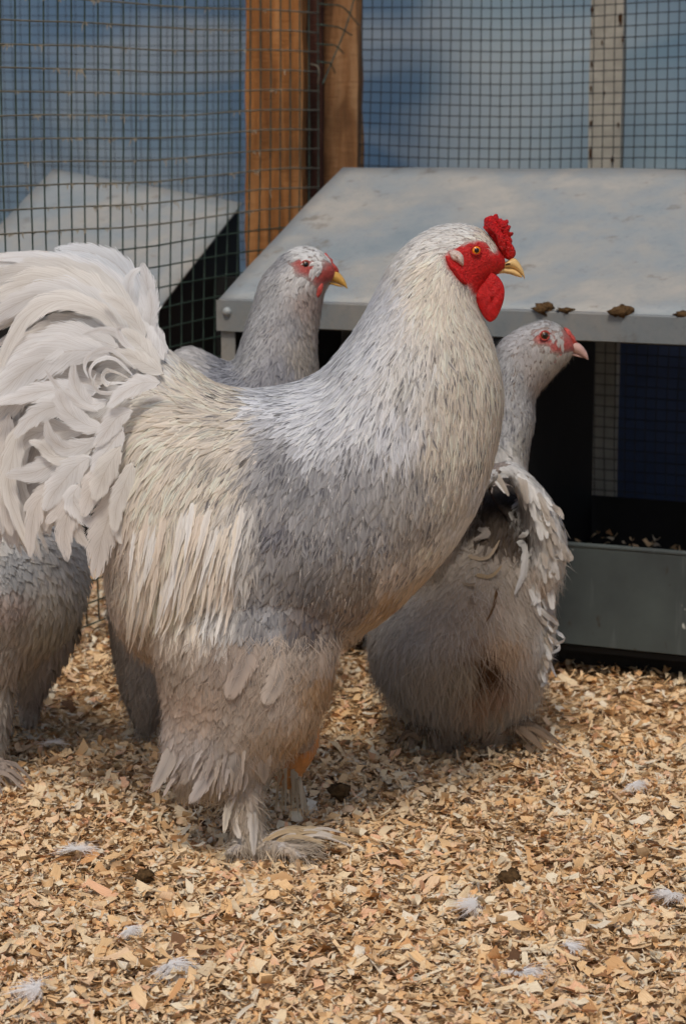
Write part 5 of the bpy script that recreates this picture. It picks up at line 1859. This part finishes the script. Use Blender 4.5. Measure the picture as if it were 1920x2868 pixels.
# neck and head behind, seen in profile
S3 = [((1330, 1480), (1480, 1520), .06), ((1340, 1330), (1472, 1350), .058), ((1352, 1230), (1480, 1258), .052), ((1362, 1130), (1497, 1180), .048), ((1374, 1040), (1494, 1120), .045), ((1392, 968), (1518, 1085), .042), ((1438, 928), (1552, 1048), .040), ((1493, 902), (1575, 1022), .036), ((1535, 898), (1592, 1005), .031), ((1568, 912), (1602, 993), .024), ((1600, 945), (1610, 985), .012)]
p3.append(loft_vf([side_st(U, L, w, YH3) for U, L, w in S3]))
b3 = union_mesh('body', p3, 0.0065, 4)
O3, K3 = (1380, 860), 4.878
f3 = poly2(O3, K3, [(545, 400), (600, 345), (690, 320), (780, 370), (840, 440), (950, 490), (970, 380), (960, 270), (1150, 480), (1100, 560), (980, 600), (900, 630), (780, 600), (760, 500), (660, 500), (600, 500), (560, 460)])


def fm3(c):
    x, y = to_px(c)
    return (in_poly(x, y, f3) | (x > 1604)) & (y < 1050) & (c[:, 1] > YH3 - .06)


hollow_c = lambda x, y: in_poly(x, y, [(1408, 1290), (1440, 1350), (1468, 1420), (1475, 1470), (1450, 1520), (1420, 1540), (1360, 1500), (1300, 1500), (1330, 1420), (1380, 1330)])
HW, HB = (0.90, 0.89, 0.87), (0.56, 0.50, 0.45)
G3 = [(1560, 905, -1, -.1, .010, .003, HENG, .3, .003, .5), (1500, 905, -1, .3, .012, .003, HENG, .4, .003, .5), (1430, 950, -.7, .7, .014, .0034, HENG, .5, .003, .5), (1470, 960, -.6, .6, .013, .0034, (0.82, 0.81, 0.81), .2, .004, .5), (1510, 1000, -.2, 1, .013, .0034, (0.77, 0.75, 0.74), .3, .003, .5),
      (1560, 1030, .1, 1, .014, .003, (0.81, 0.79, 0.76), .1, .005, .4), (1530, 1080, .1, 1, .018, .003, (0.80, 0.77, 0.75), .1, .006, .3), (1420, 1050, -.2, 1, .018, .0040, HENG, .6, .004, .4), (1470, 1120, -.05, 1, .018, .0040, HENG, .6, .004, .4), (1430, 1220, -.05, 1, .022, .0048, HENG, .6, .004, .5), (1470, 1260, 0, 1, .022, .0048, (0.81, 0.80, 0.77), .5, .004, .5),
      (1430, 1300, .35, .9, .032, .0055, HW, .05, .006, .6), (1490, 1370, .5, .85, .034, .006, HW, .05, .006, .6), (1545, 1430, .45, .9, .036, .006, HW, .05, .007, .6), (1580, 1500, .25, 1, .036, .006, HW, .05, .008, .6), (1520, 1480, .2, 1, .038, .006, HW, .1, .007, .5), (1500, 1570, .1, 1, .038, .0058, (0.85, 0.80, 0.75), .15, .008, .4), (1560, 1590, .0, 1, .038, .0056, HW, .1, .009, .4),
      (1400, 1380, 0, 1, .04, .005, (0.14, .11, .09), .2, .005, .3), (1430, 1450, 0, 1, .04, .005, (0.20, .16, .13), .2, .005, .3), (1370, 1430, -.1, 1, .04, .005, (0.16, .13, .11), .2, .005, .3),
      (1320, 1500, -.1, 1, .03, .007, (0.71, 0.68, 0.64), .1, .006, .7), (1400, 1540, 0, 1, .03, .007, (0.73, 0.69, 0.64), .1, .006, .7), (1250, 1560, -.1, 1, .03, .007, (0.74, 0.70, 0.65), .1, .006, .7), (1350, 1620, 0, 1, .03, .007, (0.76, 0.71, 0.66), .1, .007, .6), (1450, 1660, .1, 1, .03, .007, (0.79, 0.75, 0.70), .1, .008, .6),
      (1250, 1680, -.1, 1, .03, .008, (0.75, 0.71, 0.67), .1, .008, .6), (1150, 1700, -.2, 1, .03, .008, (0.75, 0.73, 0.71), .1, .008, .6), (1080, 1780, -.15, 1, .034, .006, (0.77, 0.75, 0.73), .1, .010, .5), (1060, 1850, 0, 1, .034, .0055, (0.76, 0.74, 0.71), .1, .010, .5), (1180, 1820, .05, 1, .03, .006, (0.76, 0.72, 0.67), .1, .009, .4), (1300, 1800, 0, 1, .026, .005, (0.74, 0.69, 0.62), .1, .009, .3),
      (1345, 1790, 0, 1, .026, .004, (0.34, .22, .12), .1, .008, .2), (1355, 1860, .05, 1, .03, .004, (0.71, 0.60, 0.51), .1, .008, .2), (1390, 1740, .1, 1, .026, .004, (0.80, 0.70, 0.60), .1, .009, .3), (1440, 1800, .15, 1, .03, .006, (0.79, 0.74, 0.69), .1, .010, .5), (1520, 1720, .4, .9, .036, .007, HW, .05, .010, .6), (1540, 1800, .25, 1, .036, .0065, HW, .05, .010, .5), (1500, 1870, .1, 1, .036, .0065, (0.82, 0.78, 0.73), .05, .010, .5),
      (1220, 1930, .1, 1, .03, .006, (0.76, 0.73, 0.70), .1, .010, .5), (1400, 1940, .0, 1, .03, .006, (0.77, 0.75, 0.71), .1, .010, .5), (1240, 2010, .25, 1, .03, .005, (0.77, 0.71, 0.65), .1, .010, .4), (1370, 2010, -.2, 1, .03, .005, (0.76, 0.70, 0.65), .1, .010, .4), (1200, 2070, -.3, 1, .03, .0045, (0.71, 0.66, 0.62), .1, .010, .3), (1400, 2060, .3, 1, .03, .0045, (0.71, 0.66, 0.62), .1, .010, .3)]
H3 = Bird(b3, G3, Y3, 1.0, 6, 2.4)
def stain3(pts_, t_):
    x, y = to_px(pts_)
    k = np.exp(-(((x - 1345) / 55) ** 2 + ((y - 1810) / 85) ** 2)) * np.clip(0.75 + 0.5 * noise3(pts_, 120, 2), 0, 1)
    t_[:, :3] = t_[:, :3] * (1 - 0.8 * k[:, None]) + 0.8 * k[:, None] * np.array(lin((0.42, 0.28, 0.16)))
    k = np.exp(-(((x - 1330) / 130) ** 2 + ((y - 1650) / 180) ** 2))[:, None] * 0.5
    t_[:, :3] = t_[:, :3] * (1 - k) + k * np.array(lin((0.66, 0.56, 0.45)))


plume(H3, hen3, lambda p_, n_: ~fm3(p_), 0.0055, 70000, stain=stain3)
pts, nrm = H3.sample(60000, 0.0034, lambda p_, n_: ~fm3(p_) & (to_px(p_)[1] < 1140))
hairs(H3, pts, nrm, 0.010, 0.00045, None, 'head_down', hen3, 0.35, 0.4)
pts, nrm = H3.sample(90000, 0.0044, lambda p_, n_: (to_px(p_)[1] > 1560) & (p_[:, 1] < Y3 + .06))
hairs(H3, pts, nrm, 0.030, 0.00045, None, 'down', hen3, 0.30, 0.55)
pts, nrm = H3.sample(60000, 0.0060, lambda p_, n_: (to_px(p_)[1] > 1840) & (p_[:, 1] < Y3 + .05))
hairs(H3, pts, nrm, 0.045, 0.0005, None, 'skirt_down', hen3, 0.45, 0.5)
add_body(b3, hen3, (0.60, 0.56, 0.52), [(fm3, (0.74, 0.36, 0.34), 0.0035)])
hen_head(hen3, O3, K3, YH3, (702, 388), 58,
         [((1130, 480), (960, 590), .0085), ((1180, 500), (1060, 620), .008), ((1240, 560), (1160, 650), .006), ((1285, 640), (1235, 690), .0038), ((1300, 725), (1290, 722), .001)],
         [((950, 590), (950, 650), .0075), ((1060, 620), (1060, 660), .006), ((1160, 655), (1160, 680), .0038), ((1220, 690), (1218, 696), .001)],
         0.01, [(965, 275), (990, 280), (1040, 310), (1080, 370), (1115, 410), (1130, 460), (1150, 490), (1090, 520), (1030, 490), (985, 430), (970, 350)],
         [(930, 590), (950, 640), (900, 700), (850, 780), (780, 840), (710, 845), (660, 815), (740, 750), (820, 680), (870, 610)], M['beak_pink'], 0.0360)
# curled rump feathers, brown soiled tail quills
for i, (sp_, w, cl, dy) in enumerate([
        ([(1440, 1510), (1475, 1530), (1465, 1600), (1432, 1665)], 38, HW, -.115), ([(1470, 1640), (1495, 1640), (1490, 1680), (1470, 1695)], 24, HW, -.115), ([(1305, 1530), (1320, 1560), (1365, 1565), (1395, 1520)], 18, (0.74, .66, .56), -.125),
        ([(1315, 1580), (1335, 1610), (1375, 1615), (1400, 1590)], 18, (0.72, .62, .48), -.125), ([(1320, 1470), (1350, 1480), (1360, 1500), (1330, 1520)], 34, (0.66, .62, .58), -.118), ([(1470, 1470), (1480, 1490), (1470, 1505)], 24, HW, -.118),
        ([(1400, 1600), (1390, 1660), (1375, 1710), (1355, 1745)], 12, (0.44, .32, .20), -.145), ([(1410, 1285), (1412, 1340), (1420, 1400), (1430, 1480)], 10, (0.46, .34, .22), -.12), ([(1412, 1285), (1440, 1340), (1450, 1400), (1468, 1460)], 14, (0.42, .32, .21), -.125),
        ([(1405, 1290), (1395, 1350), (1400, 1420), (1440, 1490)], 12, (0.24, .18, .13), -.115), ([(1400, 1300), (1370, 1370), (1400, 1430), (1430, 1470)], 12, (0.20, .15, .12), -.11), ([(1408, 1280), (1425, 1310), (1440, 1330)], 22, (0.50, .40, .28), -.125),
        ([(1280, 1615), (1310, 1640), (1330, 1640)], 16, (0.68, .60, .50), -.135), ([(1330, 1660), (1320, 1680), (1330, 1700)], 14, (0.60, .52, .44), -.14)]):
    surf_feather(H3, 'rump_feather', sp_, Y3 - .25, w * 0.45 * Y3 / FPX, hen3, tuple(v_ * 0.93 for v_ in cl), M['feather'], 0.3, 600 + i, 0.3, 0.012, 0.1, 0.2, 0.15)
# flank feathers on the right, singly visible
q3 = np.random.default_rng(9)
for i in range(46):
    t_ = i / 45
    ed = catmull([(1440, 1318), (1505, 1355), (1552, 1410), (1578, 1475), (1582, 1540), (1560, 1600), (1535, 1640)], 12)
    e_ = ed[int(t_ * (len(ed) - 1))] - np.array((q3.uniform(0, 70), q3.uniform(-10, 20)))
    dr = np.array((0.45 - 0.5 * t_, 1.0))
    L = q3.uniform(55, 85)
    surf_feather(H3, 'flank_feather', [e_ + dr * L * k_ / 3 for k_ in range(4)], Y3 - .25, q3.uniform(8, 13) * Y3 / FPX, hen3, random.choice([HW, HW, (0.76, .72, .67)]), M['feather'], q3.normal(0, .2), 700 + i, 0.6, 0.010, 0.1)
for i in range(22):
    t_ = i / 21
    e_ = np.array((1500 + 40 * math.sin(t_ * 2.6), 1680 + 190 * t_)) + q3.normal(0, 8, 2)
    dr = np.array((0.75 - 0.8 * t_, 1.0))
    L = q3.uniform(50, 80)
    surf_feather(H3, 'flank_feather', [e_ + dr * L * k_ / 3 for k_ in range(4)], Y3 - .2, q3.uniform(7, 11) * Y3 / FPX, hen3, random.choice([HW, (0.74, .69, .63)]), M['feather'], q3.normal(0, .3), 760 + i, 0.5, 0.016, 0.1)
# splayed foot feathers to the right
for i in range(16):
    s_ = PG(q3.uniform(1380, 1440), q3.uniform(2030, 2065), 0.03)
    d_ = np.array((q3.uniform(.5, 1.0), q3.uniform(-.5, .3), 0)) * q3.uniform(.05, .10)
    big_feather('foot_feather', [s_, s_ + d_ * .5 + EZ * .012, s_ + d_ - EZ * .012], q3.uniform(.004, .007), hen3, random.choice([(0.52, .44, .36), (0.46, .40, .34)]), M['feather'], q3.normal(0.8, .5), q3.normal(0.8, .5), 800 + i, 0.2, 4, 0.2, 0.1, 0.3)
for i in range(16):
    s_ = PG(q3.uniform(1150, 1230), q3.uniform(2050, 2080), 0.03)
    d_ = np.array((q3.uniform(-.9, .3), q3.uniform(-.7, .1), 0)) * q3.uniform(.03, .06)
    big_feather('foot_feather', [s_, s_ + d_ * .5 + EZ * .012, s_ + d_ - EZ * .012], q3.uniform(.004, .007), hen3, random.choice([(0.56, .49, .42), (0.50, .44, .38)]), M['feather'], q3.normal(0.8, .5), q3.normal(0.8, .5), 830 + i, 0.2, 4, 0.2, 0.1, 0.3)

# ---- hen at the left border
Y4 = 2.98
hen4 = empty('hen', (P(-40, 2150, Y4)[0], Y4, 0))
tag(hen4, 'fluffy grey hen cut off by the left border, below the rooster\'s tail', 'hen', 'hens')
p4 = [loft_vf([hor_st(y, a, b, d, Y4) for y, a, b, d in [(1330, -330, -40, .05), (1400, -380, 90, .10), (1480, -400, 195, .13), (1560, -410, 232, .145), (1640, -410, 240, .145), (1710, -390, 224, .13), (1770, -350, 190, .11), (1830, -280, 120, .08), (1870, -200, 60, .04)]]),
      loft_vf([hor_st(y, a, b, d, Y4 - .05) for y, a, b, d in [(1760, -150, 110, .06), (1850, -120, 66, .05), (1920, -80, 34, .032), (2000, -52, 26, .024), (2080, -48, 12, .02), (2150, -44, 0, .012)]]),
      loft_vf([hor_st(y, a, b, d, Y4 + .09) for y, a, b, d in [(1700, 60, 215, .05), (1800, 40, 205, .05), (1860, 40, 160, .045), (1920, 50, 130, .035), (1980, 65, 105, .02), (2030, 72, 100, .014)]]),
      loft_vf([side_st(U, L, w, Y4 + .02) for U, L, w in [((-300, 1350), (-420, 1700), .1), ((-370, 1250), (-520, 1500), .075), ((-430, 1150), (-540, 1330), .05), ((-480, 1080), (-560, 1200), .035), ((-540, 1080), (-580, 1160), .022)]])]
b4 = union_mesh('body', p4, 0.0075, 5)
H4G = (0.80, 0.81, 0.82)
G4 = [(0, 1430, .2, .9, .026, .009, (0.93, 0.92, 0.90), .1, .005, 1.0), (120, 1450, .35, .9, .026, .009, (0.93, 0.92, 0.90), .1, .005, 1.0), (60, 1520, .2, 1, .026, .0095, H4G, .2, .005, 1.0), (180, 1540, .2, 1, .026, .009, (0.93, 0.92, 0.90), .05, .006, .9), (-200, 1500, 0, 1, .03, .009, H4G, .2, .005, 1.0),
      (60, 1620, -.1, 1, .026, .008, (0.83, 0.78, 0.76), .2, .005, .8), (200, 1620, -.1, 1, .028, .007, (0.92, 0.91, 0.88), .05, .008, .6), (80, 1700, -.3, .9, .028, .007, (0.78, 0.75, 0.72), .1, .007, .6), (180, 1720, -.5, .8, .03, .006, (0.84, 0.82, 0.77), .05, .008, .4), (100, 1790, -.7, .7, .03, .006, (0.82, 0.78, 0.74), .05, .008, .4),
      (-200, 1700, 0, 1, .03, .008, (0.80, 0.77, 0.74), .1, .006, .7), (20, 1880, -.15, 1, .034, .006, (0.81, 0.78, 0.74), .05, .008, .4), (0, 2000, -.1, 1, .034, .006, (0.82, 0.80, 0.77), .05, .007, .4), (0, 2100, -.2, 1, .034, .005, (0.80, 0.76, 0.72), .05, .009, .3),
      (150, 1840, -.3, 1, .03, .006, (0.81, 0.77, 0.74), .05, .010, .4), (90, 1960, -.1, 1, .03, .005, (0.73, 0.69, 0.67), .05, .008, .3)]
H4 = Bird(b4, G4, Y4, 1.0, 8, 2.4)
plume(H4, hen4, lambda p_, n_: p_[:, 0] > -0.75, 0.0066, 50000, risek=2.6, droop=0.45)
pts, nrm = H4.sample(60000, 0.0060, lambda p_, n_: (to_px(p_)[1] > 1500) & (p_[:, 0] > -0.7))
hairs(H4, pts, nrm, 0.024, 0.00045, None, 'down', hen4, 0.35, 0.6)
add_body(b4, hen4, (0.68, 0.67, 0.66))
for i in range(24):
    s_ = PG(q3.uniform(-60, -5), q3.uniform(2120, 2180), 0.025)
    d_ = np.array((q3.uniform(.3, 1.0), q3.uniform(-.7, .2), 0)) * q3.uniform(.03, .07)
    big_feather('foot_feather', [s_, s_ + d_ * .5 + EZ * .006, s_ + d_ - EZ * .014], q3.uniform(.0025, .0045), hen4, random.choice([(0.58, .53, .49), (0.66, .60, .55)]), M['feather'], q3.normal(0.8, .5), q3.normal(0.8, .5), 860 + i, 0.2, 4, 0.2, 0.1, 0.3)

# ================================================================== LOOSE DOWN FEATHERS
for i, (px_, py_, sz, lab) in enumerate([(1770, 2195, .022, 'white tuft of down standing in the shavings at the right'), (110, 2765, .028, 'large white down tuft in the lower left corner'), (470, 2700, .030, 'wispy down feather in the shavings at the lower left'),
                                         (1450, 2720, .032, 'spread white down feather in the shavings at the lower right'), (215, 2380, .026, 'thin down tuft in the shadow under the tail'), (350, 2605, .018, 'small down tuft above the lower left wisp'),
                                         (1330, 2530, .026, 'flat grey-white feather curled on the shavings right of the foot'), (150, 2080, .020, 'pale tuft of down behind the left hen\'s leg'), (1880, 2500, .020, 'grey tuft of down at the right border'), (1590, 2650, .016, 'faint down wisp right of the lower right feather')]):
    c = PG(px_, py_, 0.012)
    r = np.random.default_rng(900 + i)
    n = 230
    a = r.uniform(0, 6.28, n)
    el = r.uniform(-0.1, 0.45, n)
    a = a * 0.55 + r.uniform(0, 6.28)
    L = sz * 1.25 * r.uniform(0.25, 1.0, n)
    d = np.stack([np.cos(a) * np.cos(el), np.sin(a) * np.cos(el), np.sin(el)], -1)
    t = np.linspace(0, 1, 5)
    C = c + d[:, None, :] * (L[:, None] * t)[..., None]
    C[..., 2] -= (L[:, None] * 0.35 * t ** 2)
    wv = r.uniform(0, 6.28, n)
    C[..., 0] += (L[:, None] * 0.30 * t * np.sin(t * 4 + wv[:, None]))
    C[..., 1] += (L[:, None] * 0.30 * t * np.cos(t * 3 + wv[:, None]))
    Nn = np.tile(np.array((0.1, -0.45, 0.89)), (n, 5, 1))
    o = strip_mesh('down_feather', C, Nn, np.full(n, 0.00034), np.tile([*lin((0.97, 0.96, 0.95)), 0.0], (n, 1)), M['down'], None, 0.2)
    tag(o, lab, 'feather', 'loose down in the litter')

# dust and fluff caught on the upper strands of the side netting
r = np.random.default_rng(51)
Cs, Ns = [], []
for i in range(150):
    z = 0.03 + 0.0352 * int(r.integers(18, 31))
    t0_ = r.uniform(-0.3, 0.7) if r.random() < 0.5 else r.uniform(-0.3, 0.2)
    b_ = side_warp(np.array([t0_]), np.array([z]))[0]
    for j in range(5):
        d = np.array((r.normal() * .4, r.normal() * .4, -abs(r.normal()))) * r.uniform(.003, .008)
        t = np.linspace(0, 1, 4)
        Cs.append(b_ + np.array((r.normal() * .004, 0, 0)) + d[None] * t[:, None])
        Ns.append(np.tile((0, -1.0, 0), (4, 1)))
fl = strip_mesh('caught_fluff', np.array(Cs), np.array(Ns), np.full(len(Cs), 0.0011), np.tile([*lin((0.74, 0.70, 0.62)), 0.0], (len(Cs), 1)), M['down'], side_net, 0.2, 'stuff')
